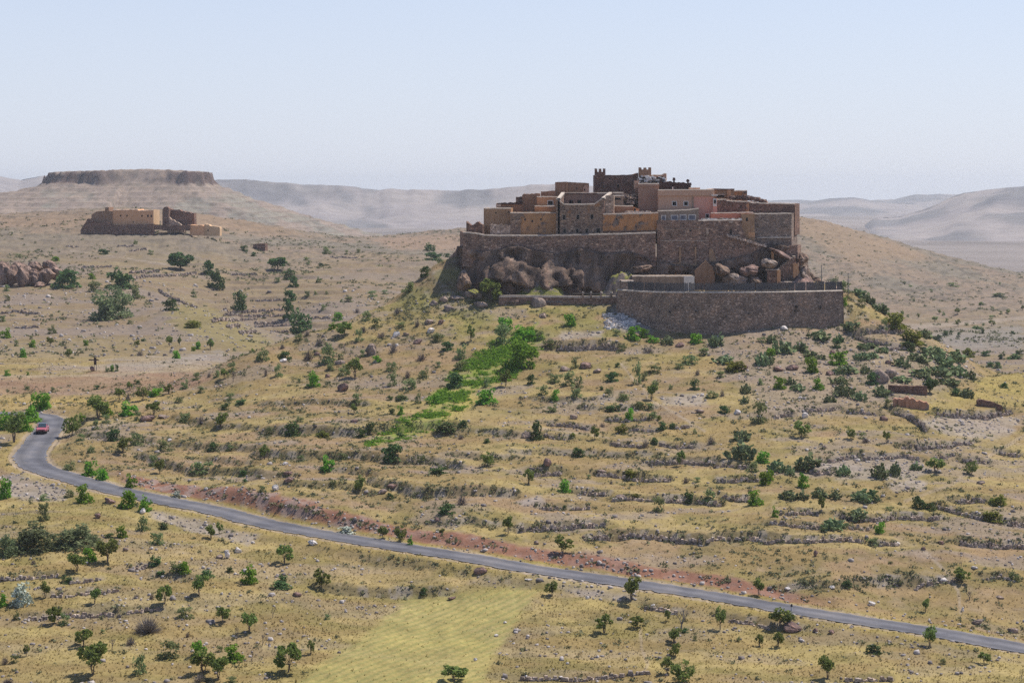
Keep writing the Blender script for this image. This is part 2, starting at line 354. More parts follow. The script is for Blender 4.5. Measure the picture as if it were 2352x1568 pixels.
# terraces: lists of (tile offset, polyline in tile units, height); S = dry stone wall, E = bare earth riser
OFF = {'A': (0, 551.25), 'B': (588, 551.25), 'C': (1176, 698.25), 'D': (1764, 551.25), 'E': (0, 906.5), 'F': (0, 1176), 'G': (588, 906.5), 'H': (588, 1176),
       'I': (1176, 1041.25), 'J': (1176, 1286.25), 'K': (1764, 906.5), 'L': (1764, 1176), 'P': (0, 0)}
def P(tile, x, y):
    if tile == 'P': return x, y
    return OFF[tile][0] + x * 0.25, OFF[tile][1] + y * 0.25
TERR = """E G 1.4 0,540 300,570 600,560 1000,560 1300,600 1600,600 1850,640
E G 0.9 0,730 200,735 350,740
E G 0.9 650,680 850,690 1000,700 1100,730
E G 1.0 280,790 600,820 950,850 1050,870
E G 1.4 1100,810 1350,850
E G 1.4 1400,880 1700,900 2000,890 2352,900
E G 1.5 100,330 600,330 900,350 1300,300 1800,280
E G 0.9 1700,350 2100,330 2352,360
E G 0.9 1800,560 2050,580 2352,565
E G 0.9 100,80 600,70 1000,80
E G 0.7 1650,1160 1900,1170 2150,1170
E E 1.1 1600,450 1900,480 2352,500
E E 1.2 1300,560 1700,680 2000,690 2352,720
E E 0.9 1900,580 2352,630
E E 0.9 1600,200 2000,290 2352,300
E E 0.9 800,360 1100,400 1400,420
E L 0.8 130,700 500,660 900,640 1330,630
E H 1.2 640,690 900,720 1300,740 1700,730
E F 0.8 1420,560 1600,590 1780,610
E C 0.9 0,1370 300,1350 700,1365 1300,1380
E C 0.9 660,940 900,965 1290,950
E C 0.7 100,860 500,880 1000,880
S I 0.8 200,160 330,155 450,145
S I 0.9 790,185 950,190 1150,200
S I 0.7 1200,215 1350,240 1450,230
S I 0.9 1260,60 1500,60 1600,50 1850,70
S I 0.7 1870,85 2000,100 2150,120
S I 0.8 1900,230 2080,230 2250,235
S I 0.8 620,345 740,350 860,355
S I 0.7 930,395 1100,400 1290,410
S I 0.9 1420,410 1500,410 1580,410
S I 0.9 1680,410 1780,420 1900,430
S I 0.9 1930,390 2050,395 2170,400
S I 0.6 270,495 350,500 440,500
S I 0.6 560,495 700,495
S I 1.0 80,680 220,670 420,670 600,660 840,655
S I 0.8 720,750 800,745 890,740
S I 1.1 1000,735 1350,755 1500,765 1720,790
S I 0.8 1800,780 1900,765 1980,760
S I 0.9 2060,760 2200,765 2352,770
S K 0.9 60,180 130,170 200,165
S K 0.8 340,140 470,130 600,120
S K 0.7 760,150 880,155 1000,160
S K 1.0 1170,150 1300,200 1400,270 1450,330
S K 1.3 1560,170 1800,180 2000,190 2230,135
S K 0.8 1230,480 1280,475 1340,470
S K 0.9 1380,490 1650,455 1870,420
S K 0.6 1520,545 1600,540 1690,530
S K 0.9 1800,570 1900,590 1990,600
S K 0.8 2150,520 2220,525 2300,540
S K 0.8 550,590 700,570 820,555
S K 0.8 860,565 1000,560 1200,560 1370,575
S K 0.9 380,680 450,710 570,700
S K 0.9 1730,985 1850,975 1970,968
S K 0.9 1560,1020 1750,1050 1950,1110
S K 1.0 2210,1165 2352,1180
S K 0.9 680,1110 860,1155 1100,1125 1300,1110 1560,1095
S K 0.7 0,1190 200,1190 350,1195 480,1205
S K 0.6 760,1210 910,1215
S K 0.7 120,1085 300,1075 440,1085
S K 0.8 0,1310 300,1310 600,1320 850,1330
S K 0.6 1030,1345 1170,1355
S K 0.9 1780,1340 2000,1360 2352,1370
S L 0.6 1350,640 1500,630 1680,620
S L 0.6 2020,590 2120,590 2230,590
S L 0.5 720,1520 900,1520 1100,1520
S C 1.7 420,385 560,380 700,378 960,392
S C 0.7 870,1050 1050,1050 1220,1040
S C 0.7 370,1095 500,1110 700,1125
S C 0.6 1090,1145 1300,1150
S C 0.6 1500,1135 1620,1130
S C 0.8 300,1195 400,1210 480,1220
S C 0.7 910,1285 1050,1295 1180,1310
S C 0.8 1360,1290 1500,1300 1650,1310
S C 0.7 180,1520 300,1520 430,1520
S F 0.6 0,612 130,600 300,590 520,570
S F 0.5 680,635 800,625 920,612
S F 0.5 480,750 700,730 1070,705
S F 0.6 270,945 620,930 1040,915
S F 0.5 1110,910 1300,900 1450,885
S F 0.7 1230,500 1350,490
S J 0.5 100,1070 430,1080 700,1065 1000,1045 1240,1020
S J 0.5 1250,420 1400,430 1500,450
S J 0.5 1990,530 2150,550 2352,575
S A 1.0 1190,297 1330,294 1470,291
S A 0.9 1200,350 1450,325 1800,293
S A 1.0 20,665 200,658 370,668
S A 0.7 150,798 360,796
S A 0.7 760,248 900,246 1020,247
S A 0.6 620,62 720,60
S A 0.7 1080,68 1220,64
S A 0.8 1200,92 1340,90
S A 0.8 2130,312 2352,312
S A 1.0 1465,460 1540,510 1680,560 1800,610
S A 0.9 1800,640 2060,635 2352,645
S A 0.9 1800,680 2060,675 2352,685
S A 0.9 1880,720 2100,712 2352,722
S A 0.9 1950,755 2150,745 2352,755
S A 0.9 2080,795 2200,785 2352,792
S A 0.9 2200,850 2352,835
S B 0.8 0,545 150,548 260,540
S B 0.8 0,630 120,628 240,625
S B 0.9 0,685 150,682 270,680
S B 0.9 0,740 150,735 290,725
S B 0.9 0,780 200,775 320,770
S B 0.9 0,832 140,830 300,826
S B 0.8 500,705 600,700 680,705
S B 0.6 690,165 800,160 930,162
S D 1.3 880,850 1060,840 1250,830
S D 1.1 820,870 950,915 1090,960
S D 0.9 1090,985 1250,980"""
terr = []
for line in TERR.split('\n'):
    f = line.split(); pl = [P(f[1], *map(float, q.split(','))) for q in f[3:]]
    w3 = np.array([tuple(ground_at(*q)) for q in pl])
    # keep neighbours at compatible depth (a ray may slip behind a bump)
    ok = np.abs(w3[:, 1] - np.median(w3[:, 1])) < 45
    w3 = w3[ok]
    if len(w3) < 2: continue
    w3 = resample(w3, 0.5)
    wob = (fbm(w3[:, 0] / 3 + len(terr), w3[:, 1] / 3, 3, 1) - 0.5) * 1.6
    w3[:, 1] += wob
    terr.append((f[0], f[1], float(f[2]), w3))
for kind, tile, h, w3 in terr:
    q = w3[:, :2]; tg = np.gradient(q, axis=0); tg /= np.linalg.norm(tg, axis=1)[:, None] + 1e-9
    nn = np.stack([-tg[:, 1], tg[:, 0]], 1); nn *= np.sign(nn[:, 1:2] + 1e-6)
    y0, y1 = q[:, 1].min() - 16, q[:, 1].max() + 16; u0, u1 = (q[:, 0] / q[:, 1]).min() - 0.03, (q[:, 0] / q[:, 1]).max() + 0.03
    r = np.where((YR > y0) & (YR < y1))[0]; c = np.where((UC > u0) & (UC < u1))[0]
    if len(r) == 0 or len(c) == 0: continue
    rr, cc = slice(r[0], r[-1] + 1), slice(c[0], c[-1] + 1)
    px, py = X[rr, cc], Yg[rr, cc]; shp = px.shape; px = px.ravel(); py = py.ravel()
    S = np.zeros(len(px)); LT = np.zeros(len(px))
    for i in range(0, len(px), 60000):
        dx = px[i:i + 60000, None] - q[None, :, 0]; dy = py[i:i + 60000, None] - q[None, :, 1]
        d2 = dx * dx + dy * dy; j = d2.argmin(1); k = np.arange(len(j))
        s = dx[k, j] * nn[j, 0] + dy[k, j] * nn[j, 1]; S[i:i + 60000] = s; LT[i:i + 60000] = np.sqrt(np.maximum(d2[k, j] - s * s, 0))
    wr = 0.3 if kind == 'S' else 0.75
    f = h * (sst(-wr, wr, S) - 0.5) * np.exp(-np.abs(S) / (5.0 if py.mean() < 420 else 3.0)) * np.exp(-(LT / 1.5) ** 2)
    H[rr, cc] += (f.reshape(shp) * (RD[rr, cc] > 3.5))

# long contour terraces climbing the hill
H0 = H.copy(); UPM = RS * np.sign(RS[(RD < 12) & (RD > 4) & (Yg > 262) & (X > 10) & (X < 20)].mean()) > 0
ph = (H0 + 0.9 * (fbm(X / 26, Yg / 26, 3, 2) - 0.5) + 0.22 * (fbm(X / 5, Yg / 9, 2, 6) - 0.5)) / 1.35; fr_ = ph - np.floor(ph)
msk = np.where((Yg > 380) | (Yg < 235), 0, 1) * sst(6, 12, RD) * sst(-27.5, -30.5, -(-H0)) if False else ((Yg > 235) & (Yg < 372) & UPM) * sst(5.5, 11, RD) * (1 - sst(-31.5, -28.5, H0))
gap = sst(0.34, 0.46, fbm(X / 17 + 3, np.floor(ph) * 7.3 + X / 90, 3, 1))
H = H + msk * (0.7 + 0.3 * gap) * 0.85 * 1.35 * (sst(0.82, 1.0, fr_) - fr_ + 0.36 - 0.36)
# stacked field terraces of the left hill
ph2 = (H0 + 0.7 * (fbm(X / 45, Yg / 45, 3, 4) - 0.5) + 0.25 * (fbm(X / 9, Yg / 14, 2, 3) - 0.5)) / 1.15; fr2 = ph2 - np.floor(ph2)
lx = 1176 + X / Yg * FP
msk2 = (Yg > 450) * (1 - sst(700, 760, Yg)) * (lx < 1010) * (0.12 + 0.88 * sst(370, 430, lx) * (1 - sst(740, 820, lx)) * sst(530, 560, Yg) * (1 - sst(690, 720, Yg))) * (0.4 + 0.6 * sst(0.36, 0.5, fbm(X / 14, np.floor(ph2) * 5.1 + X / 70, 3, 2)))
H = H + msk2 * 0.9 * 1.15 * (sst(0.8, 1.0, fr2) - fr2)
# bastion yard: a level platform behind the retaining wall
BAS = [(19.4, 377.5), (21.6, 374.6), (23.6, 371.0), (26.4, 368.3), (31.0, 366.6), (38.0, 365.8), (47.0, 367.2), (53.5, 369.4), (59.9, 372.2)]
BASZ = -18.95
bx = np.array([p[0] for p in BAS]); by = np.array([p[1] for p in BAS])
front = np.interp(X, bx, by)
inside = (X > 19.6) & (X < 60.4) & (Yg > front + 0.6) & (Yg < 400)
H = np.where(inside, np.maximum(H, BASZ - 0.25), H)
# surface roughness
rough = np.where(Yg < 420, 1.0, np.where(Yg < 700, 1.5, 2.6))
amp = rough * (RD > 3.1) * (~inside)
H = H + amp * ((fbm(X / 2.2, Yg / 2.2, 3, 4) - 0.5) * 0.34 + (vnoise(X / 0.7, Yg / 0.7, 5) - 0.5) * 0.09)
far = Yg > 640
H = H + np.where(far, (fbm(X / 9, Yg / 14, 4, 1) - 0.5) * 2.2 * sst(640, 800, Yg), 0)
# faint level ledges on the far slopes
led = np.abs(((H + 1.2 * fbm(X / 30, Yg / 30, 3, 6)) / 1.7) % 1.0 - 0.5)
H = H + np.where(far, (led - 0.25) * 0.9 * sst(640, 760, Yg), 0)
H[-1, :] = np.minimum(H[-1, :], -63.0)

# ------------------------------------------------------------------ ground colours
PX, PY = project(X, Yg, H)
PX = np.where(Yg < 190, -5000, PX)
wx = (fbm(X / 5, Yg / 5, 3, 3) - 0.5); wy = (fbm(X / 5 + 50, Yg / 5, 3, 5) - 0.5)
QX = PX + wx * 46; QY = PY + wy * 22
def inpoly(poly, soft=8.0):
    poly = np.array(poly, float); x0, y0 = poly.min(0) - soft * 2; x1, y1 = poly.max(0) + soft * 2
    out = np.zeros(H.shape, np.float32); m = (QX > x0) & (QX < x1) & (QY > y0) & (QY < y1)
    px = QX[m]; py = QY[m]; ins = np.zeros(len(px), bool); dm = np.full(len(px), 1e9)
    for i in range(len(poly)):
        ax, ay = poly[i]; bx_, by_ = poly[(i + 1) % len(poly)]
        cnd = (ay > py) != (by_ > py)
        ins ^= cnd & (px < (bx_ - ax) * (py - ay) / (by_ - ay + 1e-12) + ax)
        t = np.clip(((px - ax) * (bx_ - ax) + (py - ay) * (by_ - ay)) / ((bx_ - ax) ** 2 + (by_ - ay) ** 2 + 1e-9), 0, 1)
        dm = np.minimum(dm, np.hypot(px - ax - t * (bx_ - ax), py - ay - t * (by_ - ay)))
    out[m] = sst(-soft, soft, np.where(ins, dm, -dm)); return out
def nearline(pts, wdt):
    out = np.full(H.shape, 1e9, np.float32)
    for (ax, ay), (bx_, by_) in zip(pts[:-1], pts[1:]):
        t = np.clip(((PX - ax) * (bx_ - ax) + (PY - ay) * (by_ - ay)) / ((bx_ - ax) ** 2 + (by_ - ay) ** 2 + 1e-9), 0, 1)
        out = np.minimum(out, np.hypot(PX - ax - t * (bx_ - ax) + wx * 6, PY - ay - t * (by_ - ay) + wy * 4))
    return 1 - sst(wdt * 0.5, wdt, out)
def lerp(a, b, t): return a + (np.asarray(b) - a) * t[..., None]
STRAW = (0.39, 0.305, 0.118); TAN = (0.31, 0.212, 0.12); MAUVE = (0.29, 0.23, 0.185); OLIVE = (0.19, 0.16, 0.05); RED = (0.265, 0.135, 0.09)
LUSH = (0.21, 0.25, 0.05); SCRUB = (0.185, 0.155, 0.092); PALE = (0.40, 0.32, 0.24); FAR = (0.33, 0.245, 0.18); FARG = (0.25, 0.222, 0.168)
b1 = fbm(X / 22, Yg / 7, 4, 0); b2 = fbm(X / 6, Yg / 3.2, 4, 2); b3 = fbm(X / 1.6, Yg / 1.3, 3, 4); b4 = fbm(X / 11 + 9, Yg / 4 + 3, 4, 6)
C = np.empty(H.shape + (3,)); C[:] = TAN
below = sst(1180, 1400, PY + (PX - 1176) * -0.12)          # grassier towards the foot of the frame
C = lerp(C, STRAW, np.clip(sst(0.42, 0.6, b1) * 0.8 + below * 0.75, 0, 1))
C = lerp(C, OLIVE, sst(0.44, 0.62, b2) * (0.6 + 0.15 * below))
C = lerp(C, (0.315, 0.215, 0.082), sst(0.50, 0.64, b4) * 0.6)
C = lerp(C, MAUVE, sst(0.56, 0.68, fbm(X / 9 + 4, Yg / 4, 4, 1)) * (0.7 - 0.35 * below))
C = lerp(C, MAUVE, sst(0.62, 0.74, b3) * (0.3 - 0.2 * below))
near = sst(430, 405, Yg) if False else 1 - sst(405, 430, Yg)
# rougher, scrubbier tint on risers and steep ground
gy_, gx_ = np.gradient(H); steep = np.abs(gy_ / np.gradient(YR)[:, None])
C = lerp(C, SCRUB, sst(0.32, 0.65, steep) * 0.7 * near)
C = lerp(C, (0.33, 0.29, 0.25), sst(0.3, 0.6, steep) * sst(0.54, 0.62, b3) * 0.7 * near)
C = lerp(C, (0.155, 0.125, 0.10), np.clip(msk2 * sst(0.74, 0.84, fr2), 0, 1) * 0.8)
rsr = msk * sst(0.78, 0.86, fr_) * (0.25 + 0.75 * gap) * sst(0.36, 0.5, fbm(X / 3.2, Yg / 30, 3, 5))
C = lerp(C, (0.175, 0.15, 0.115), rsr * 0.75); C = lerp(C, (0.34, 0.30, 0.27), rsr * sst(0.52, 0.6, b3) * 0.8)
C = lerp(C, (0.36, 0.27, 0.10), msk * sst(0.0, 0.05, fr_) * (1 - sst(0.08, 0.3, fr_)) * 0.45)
gr = inpoly([(950, 640), (1060, 590), (1070, 690), (1180, 690), (1430, 700), (1480, 760), (1420, 800), (1240, 800), (1000, 760), (900, 720)], 25)
C = lerp(C, (0.24, 0.23, 0.06), gr * 0.6 * sst(0.4, 0.6, b2))
# left side beyond the road: paler, pinker
lh = sst(405, 440, Yg) * (1 - sst(640, 780, Yg))
C = lerp(C, (0.31, 0.225, 0.14), lh * 0.55)
C = lerp(C, (0.30, 0.235, 0.185), lh * sst(0.46, 0.58, fbm(X / 26, Yg / 20, 4, 5)) * 0.8)
C = lerp(C, (0.31, 0.25, 0.085), inpoly([(420, 690), (470, 700), (640, 785), (600, 800), (540, 800), (440, 770), (380, 720)], 14) * 0.75 * (Yg > 420))
C = lerp(C, (0.31, 0.235, 0.09), inpoly([(0, 790), (250, 770), (560, 790), (600, 800), (420, 835), (0, 845)], 10) * 0.5 * (Yg > 400))
fh = sst(640, 800, Yg)
C = lerp(C, FAR, fh * 0.85)
C = lerp(C, FARG, fh * sst(0.45, 0.6, fbm(X / 40, Yg / 60, 4, 2)) * 0.7)
C = lerp(C, (0.16, 0.14, 0.105), fh * sst(0.56, 0.66, fbm(X / 3.5, Yg / 5, 3, 3)) * 0.6)
C = lerp(C, (0.17, 0.14, 0.108), fh * sst(0.36, 0.46, led) * (0.25 + 0.6 * sst(.4, .6, fbm(X / 12, Yg / 20, 3, 4))))
C = lerp(C, (0.38, 0.255, 0.17), inpoly([(830, 545), (1070, 535), (1070, 580), (900, 570)], 8) * 0.8 * (Yg > 700))
C = lerp(C, (0.38, 0.26, 0.16), inpoly([(1830, 495), (1960, 525), (2080, 565), (2140, 600), (1950, 600), (1840, 540)], 12) * 0.7 * (Yg > 700))
C = lerp(C, (0.35, 0.235, 0.145), inpoly([(0, 525), (180, 520), (520, 535), (700, 540), (560, 500), (350, 478), (150, 490), (0, 500)], 10) * 0.6 * (Yg > 700))
# zones
cacz = inpoly([(1600, 772), (1940, 752), (2110, 775), (2240, 862), (2080, 935), (1760, 965), (1700, 900), (1620, 830)], 22) * near
C = lerp(C, MAUVE, inpoly([(1620, 772), (1940, 752), (2110, 775), (2240, 862), (2080, 935), (1760, 965), (1700, 870), (1650, 830)], 22) * 0.7 * near)
ZST = inpoly([(1620, 772), (1940, 752), (2110, 775), (2240, 862), (2080, 935), (1760, 965), (1700, 870), (1650, 830)], 22) * 0.5 * near
for z in ([(1286, 757), (1390, 757), (1390, 776), (1300, 776)], [(1505, 905), (1615, 905), (1640, 932), (1530, 932)], [(2030, 1108), (2090, 1100), (2130, 1108), (2125, 1128), (2050, 1128)],
          [(1858, 1075), (1900, 1045), (2000, 1035), (2110, 1045), (2150, 1085), (2090, 1100), (1930, 1102)], [(2100, 962), (2230, 955), (2330, 960), (2320, 1000), (2170, 1005)],
          [(1392, 712), (1420, 700), (1470, 720), (1490, 760), (1430, 756)], [(0, 1090), (60, 1090), (160, 1130), (140, 1150), (0, 1140)], [(330, 1170), (460, 1190), (600, 1230), (560, 1250), (400, 1210)],
          [(1176, 1310), (1500, 1350), (1450, 1375), (1300, 1360)], [(1180, 1150), (1250, 1140), (1260, 1160), (1190, 1165)]):
    zm = inpoly(z, 6) * near; ZST = np.maximum(ZST, zm); C = lerp(C, (0.36, 0.31, 0.275), zm * (0.55 + 0.4 * b3))
lg = inpoly([(1226, 740), (1246, 790), (1190, 850), (1140, 880), (1090, 905), (1050, 955), (960, 1000), (850, 1022), (870, 990), (950, 960), (1000, 905), (1050, 855), (1110, 800), (1170, 770)], 10) * near
C = lerp(C, LUSH, np.clip(lg * (0.42 + 0.7 * sst(0.40, 0.58, b2 * .5 + b3 * .5)), 0, 1)); C = lerp(C, (0.14, 0.16, 0.04), lg * sst(0.52, 0.62, b2) * 0.5)
C = lerp(C, (0.40, 0.33, 0.10), inpoly([(1040, 935), (1085, 905), (1110, 905), (1060, 965), (1000, 985)], 7) * 0.8 * near)
up = (RS > 0) if RS[(RD < 12) & (PY < 1250) & (PX > 1100) & (PX < 1200)].mean() > 0 else (RS < 0)
cut = up * sst(3.4, 4.0, RD) * (1 - sst(6.6, 7.8, RD + 2.6 * (b2 - 0.5))) * sst(230, 330, PX) * (1 - 0.75 * sst(1750, 1950, PX)) * (PY > 1020)
C = lerp(C, RED, np.clip(cut * (0.95 + 0.4 * b3), 0, 1))
C = lerp(C, (0.31, 0.235, 0.20), cut * sst(0.50, 0.60, b3) * (0.75 - 0.5 * sst(800, 1000, PX)))
C = lerp(C, (0.30, 0.25, 0.05), up * sst(2.8, 3.0, RD) * (1 - sst(3.6, 4.6, RD)) * (PX > 200) * 0.6)
bank = inpoly([(-100, 868), (440, 852), (500, 868), (420, 890), (300, 905), (-100, 910)], 7) * (Yg < 420)
C = lerp(C, (0.32, 0.21, 0.145), bank * 0.85); C = lerp(C, (0.27, 0.155, 0.105), bank * sst(0.5, 0.65, b2) * 0.6)
C = lerp(C, (0.34, 0.275, 0.225), inpoly([(100, 842), (440, 815), (520, 820), (470, 850), (250, 858)], 8) * 0.7)
C = lerp(C, (0.34, 0.29, 0.24), inpoly([(250, 833), (350, 828), (520, 808), (520, 818), (370, 842), (260, 843)], 4) * 0.8)
C = lerp(C, (0.38, 0.3, 0.2), nearline([(-50, 864), (250, 862), (450, 846)], 4) * 0.8)
yel = inpoly([(0, 915), (150, 912), (400, 905), (300, 945), (200, 945), (0, 935)], 8) * near
C = lerp(C, (0.42, 0.30, 0.10), yel * 0.7)
C = lerp(C, (0.37, 0.29, 0.085), inpoly([(2250, 868), (2352, 850), (2500, 860), (2500, 935), (2330, 930), (2090, 945), (2240, 900)], 10) * 0.7 * near)
# ploughed field with crop rows
fld = inpoly([(945, 1372), (1195, 1345), (1232, 1362), (1180, 1425), (1095, 1590), (660, 1590), (750, 1520), (840, 1455)], 12)
fa = np.array(tuple(ground_at(760, 1530))[:2]); fb = np.array(tuple(ground_at(1200, 1352))[:2]); fd = (fb - fa) / np.linalg.norm(fb - fa); fn = np.array([-fd[1], fd[0]])
rowp = np.sin((X * fn[0] + Yg * fn[1] + 0.5 * (b2 - 0.5)) * 2 * math.pi / 1.15)
C = lerp(C, (0.375, 0.312, 0.115), fld * 0.75); C = lerp(C, (0.22, 0.225, 0.08), fld * sst(0.1, 0.8, rowp) * (0.35 + 0.6 * sst(0.3, 0.55, b1 + 0.15)) * 0.7)
for l, wd, k in (([(1425, 835), (1458, 875), (1478, 890), (1487, 915), (1545, 945), (1620, 990)], 3.2, 0.8), ([(2120, 1262), (2150, 1290), (2180, 1318), (2200, 1355), (2206, 1405)], 4.5, 0.7),
                 ([(2080, 1150), (2190, 1112), (2250, 1060), (2352, 1000)], 5, 0.5), ([(1170, 955), (1250, 985), (1400, 1005)], 3, 0.6), ([(160, 575), (270, 590), (380, 607)], 2.2, 0.7), ([(1470, 1445), (1475, 1490), (1490, 1525), (1480, 1545)], 5, 0.5),
                 ([(2070, 755), (2352, 730)], 5, 0.7), ([(2080, 748), (2200, 742), (2300, 738)], 4, 0.5)):
    C = lerp(C, PALE, nearline(l, wd) * k)
vr = inpoly([(2120, 765), (2352, 745), (2352, 800), (2200, 800)], 10) * (Yg > 450)
C = lerp(C, (0.30, 0.265, 0.22), vr * 0.8)
C = lerp(C, (0.40, 0.32, 0.24), sst(2.2, 2.5, RD) * (1 - sst(2.9, 3.5, RD + 1.2 * (b2 - 0.5))) * 0.85)
C = lerp(C, (0.37, 0.28, 0.08), (1 - up) * sst(3.0, 3.4, RD) * (1 - sst(4.2, 5.6, RD)) * 0.6)
C = lerp(C, C.mean(2, keepdims=True) * np.array((1.12, 1.0, .88)), 0.12 * sst(405, 440, Yg)); C = lerp(C, (0.235, 0.175, 0.09), near * (1 - fld) * (0.16 + 0.22 * sst(.4, .6, b4)) * (1 - lg) * (1 - cut)); C *= (0.80 + 0.20 * b3)[..., None]; C *= (1 - 0.20 * sst(405, 440, Yg))[..., None]; C = C
V = np.stack([X.ravel(), Yg.ravel(), H.ravel()], 1)
ii = np.arange(NR * NC).reshape(NR, NC)
Fq = np.stack([ii[:-1, :-1].ravel(), ii[:-1, 1:].ravel(), ii[1:, 1:].ravel(), ii[1:, :-1].ravel()], 1)
M_ground = vcol_mat('dry_ground', 1.7, 0.25, 0.74, 1.24, 0.8, 0.16)
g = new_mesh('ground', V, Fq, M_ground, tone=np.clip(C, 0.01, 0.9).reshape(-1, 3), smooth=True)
tag(g, kind='structure')

# plain reaching to the horizon
bigx = np.linspace(-8400, 8400, 40); bigy = np.linspace(-250, 7900, 60); gx2, gy2 = np.meshgrid(bigx, bigy)
pv = np.stack([gx2.ravel(), gy2.ravel(), np.full(gx2.size, -64.0)], 1); k = np.arange(gx2.size).reshape(gx2.shape)
pf = np.stack([k[:-1, :-1].ravel(), k[:-1, 1:].ravel(), k[1:, 1:].ravel(), k[1:, :-1].ravel()], 1)
M_plain = plain_mat('plain_earth', (0.235, 0.20, 0.18), 0.3, 0.004, 1.0, 0.05)
tag(new_mesh('plain', pv, pf, M_plain), kind='structure')

# road sheet
m, nt = mat('asphalt'); b = bsdf(nt, 0.85, 0.25)
a = N(nt, 'ShaderNodeAttribute', attribute_name='tone'); v = coords(nt); n1 = noise(nt, v, 5.0, 4, 0.7); n2 = noise(nt, v, 0.25, 4, 0.6)
r1 = ramp(nt, [(0.3, (0.85,) * 3), (0.7, (1.15,) * 3)]); nt.links.new(n1, r1.inputs[0]); r2 = ramp(nt, [(0.38, (0.78, 0.78, 0.8)), (0.5, (1, 1, 1)), (0.62, (1.25, 1.2, 1.12))]); nt.links.new(n2, r2.inputs[0])
nt.links.new(mixc(nt, mixc(nt, a.outputs['Color'], r1.outputs[0], 1.0, 'MULTIPLY'), r2.outputs[0], 1.0, 'MULTIPLY'), b.inputs['Base Color'])
M_asphalt = m
acr = np.array([-2.35, -2.05, -1.3, -0.75, 0, 0.75, 1.3, 2.05, 2.35]); tn = np.array([0.17, 0.115, 0.095, 0.12, 0.145, 0.12, 0.095, 0.115, 0.17])
rv = []; rt = []
edge = (fbm(np.arange(len(ROAD)) / 2.2, np.zeros(len(ROAD)), 4, 2, 0.7) - 0.5) * 1.1
for i in range(len(ROAD)):
    for k_, a_ in enumerate(acr):
        aa = a_ + (edge[i] * np.sign(a_) if abs(a_) > 2.2 else 0)
        rv.append((ROAD[i, 0] + nrm[i, 0] * aa, ROAD[i, 1] + nrm[i, 1] * aa, ROAD[i, 2] + 0.02 - 0.02 * (a_ / 2.35) ** 2)); t_ = tn[k_]; rt.append((t_, t_ * 0.97, t_ * 1.06))
k = np.arange(len(ROAD) * 9).reshape(-1, 9)
rf = np.stack([k[:-1, :-1].ravel(), k[:-1, 1:].ravel(), k[1:, 1:].ravel(), k[1:, :-1].ravel()], 1)
ro = new_mesh('road', rv, rf, M_asphalt, tone=rt, smooth=True); tag(ro, kind='structure')

# ------------------------------------------------------------------ far relief
M_far = vcol_mat('far_hill_earth', 0.03, 0.006, 0.8, 1.2, 0.3, 1.0)
def ridge(name, sky_pts, Y, depth, z0=-66, nx=260, ny=60, amp=0.25, cols=((0.285, 0.25, 0.235), (0.175, 0.165, 0.165)), cliff=0.0, seed=0):
    sp = np.array(sky_pts, float); xs = np.linspace(sp[0, 0], sp[-1, 0], nx); ys = np.interp(xs, sp[:, 0], sp[:, 1])
    ys = ys + (fbm(xs / 30, xs * 0 + seed, 4, seed) - 0.5) * 5
    wx_ = (xs - 1176) / FP * Y; wz = (430 - ys) / FP * Y
    s = np.linspace(-1, 0.6, ny); VV = []; TT = []
    prof = np.where(s < 0, (1 + s), np.maximum(0, 1 - (s / 0.6) ** 2)); 
    for i, si in enumerate(s):
        ero = fbm(wx_ / (depth * 0.12) + seed, np.full(nx, si * 3.0), 5, seed)
        rid = 1 - np.abs(fbm(wx_ / (depth * 0.2) + 5, np.full(nx, si * 1.5), 4, seed + 1) * 2 - 1)
        f = prof[i] if cliff == 0 or s[i] > 0 else np.where(prof[i] < 0.62, prof[i] * (1 - cliff) / 0.62 * 1.0, (1 - cliff) + cliff * min(1, (prof[i] - 0.62) / 0.14))
        wgt = 4 * f * (1 - f) if np.ndim(f) else 4 * f * (1 - f)
        z = z0 + (wz - z0) * np.clip(f + amp * wgt * ((ero - 0.5) * 0.7 + (rid - 0.7) * 0.6), 0, 1.0)
        yy = Y + si * depth + (ero - 0.5) * depth * 0.15 * (1 if abs(si) > 0.02 else 0)
        VV.append(np.stack([wx_ * (1 + si * depth / Y), yy, z], 1))
        t = sst(0.4, 0.6, ero)[:, None]; TT.append(np.array(cols[0]) * (1 - t) + np.array(cols[1]) * t)
    VV = np.concatenate(VV); TT = np.concatenate(TT); k = np.arange(nx * ny).reshape(ny, nx)
    F_ = np.stack([k[:-1, :-1].ravel(), k[:-1, 1:].ravel(), k[1:, 1:].ravel(), k[1:, :-1].ravel()], 1)
    return tag(new_mesh(name, VV, F_, M_far, tone=TT, smooth=True), kind='structure')
ridge('far_ridge', [(430, 470), (470, 425), (500, 412), (560, 412), (620, 418), (700, 424), (800, 428), (870, 436), (900, 434), (960, 436), (1060, 437), (1150, 432), (1210, 426), (1270, 422), (1400, 430), (1500, 455), (1600, 500)], 4000, 800, amp=0.55, cliff=0.42, seed=1)
ridge('mountain', [(1780, 560), (1950, 540), (1980, 520), (2010, 500), (2060, 498), (2100, 488), (2150, 470), (2180, 455), (2210, 443), (2260, 436), (2300, 432), (2352, 427), (2450, 415), (2600, 425), (2900, 440), (3600, 520)], 3700, 1300, amp=0.7, seed=2)
ridge('mountain', [(1700, 500), (1800, 472), (1860, 464), (1900, 458), (1960, 455), (2000, 460), (2030, 466), (2100, 470), (2160, 480), (2250, 500), (2400, 540)], 5600, 1100, amp=0.5, seed=3)
ridge('far_ridge', [(1600, 475), (1750, 462), (1830, 458), (1950, 462), (2050, 458), (2100, 446), (2180, 447), (2260, 443), (2330, 440), (2500, 450)], 7000, 700, amp=0.4, seed=4)
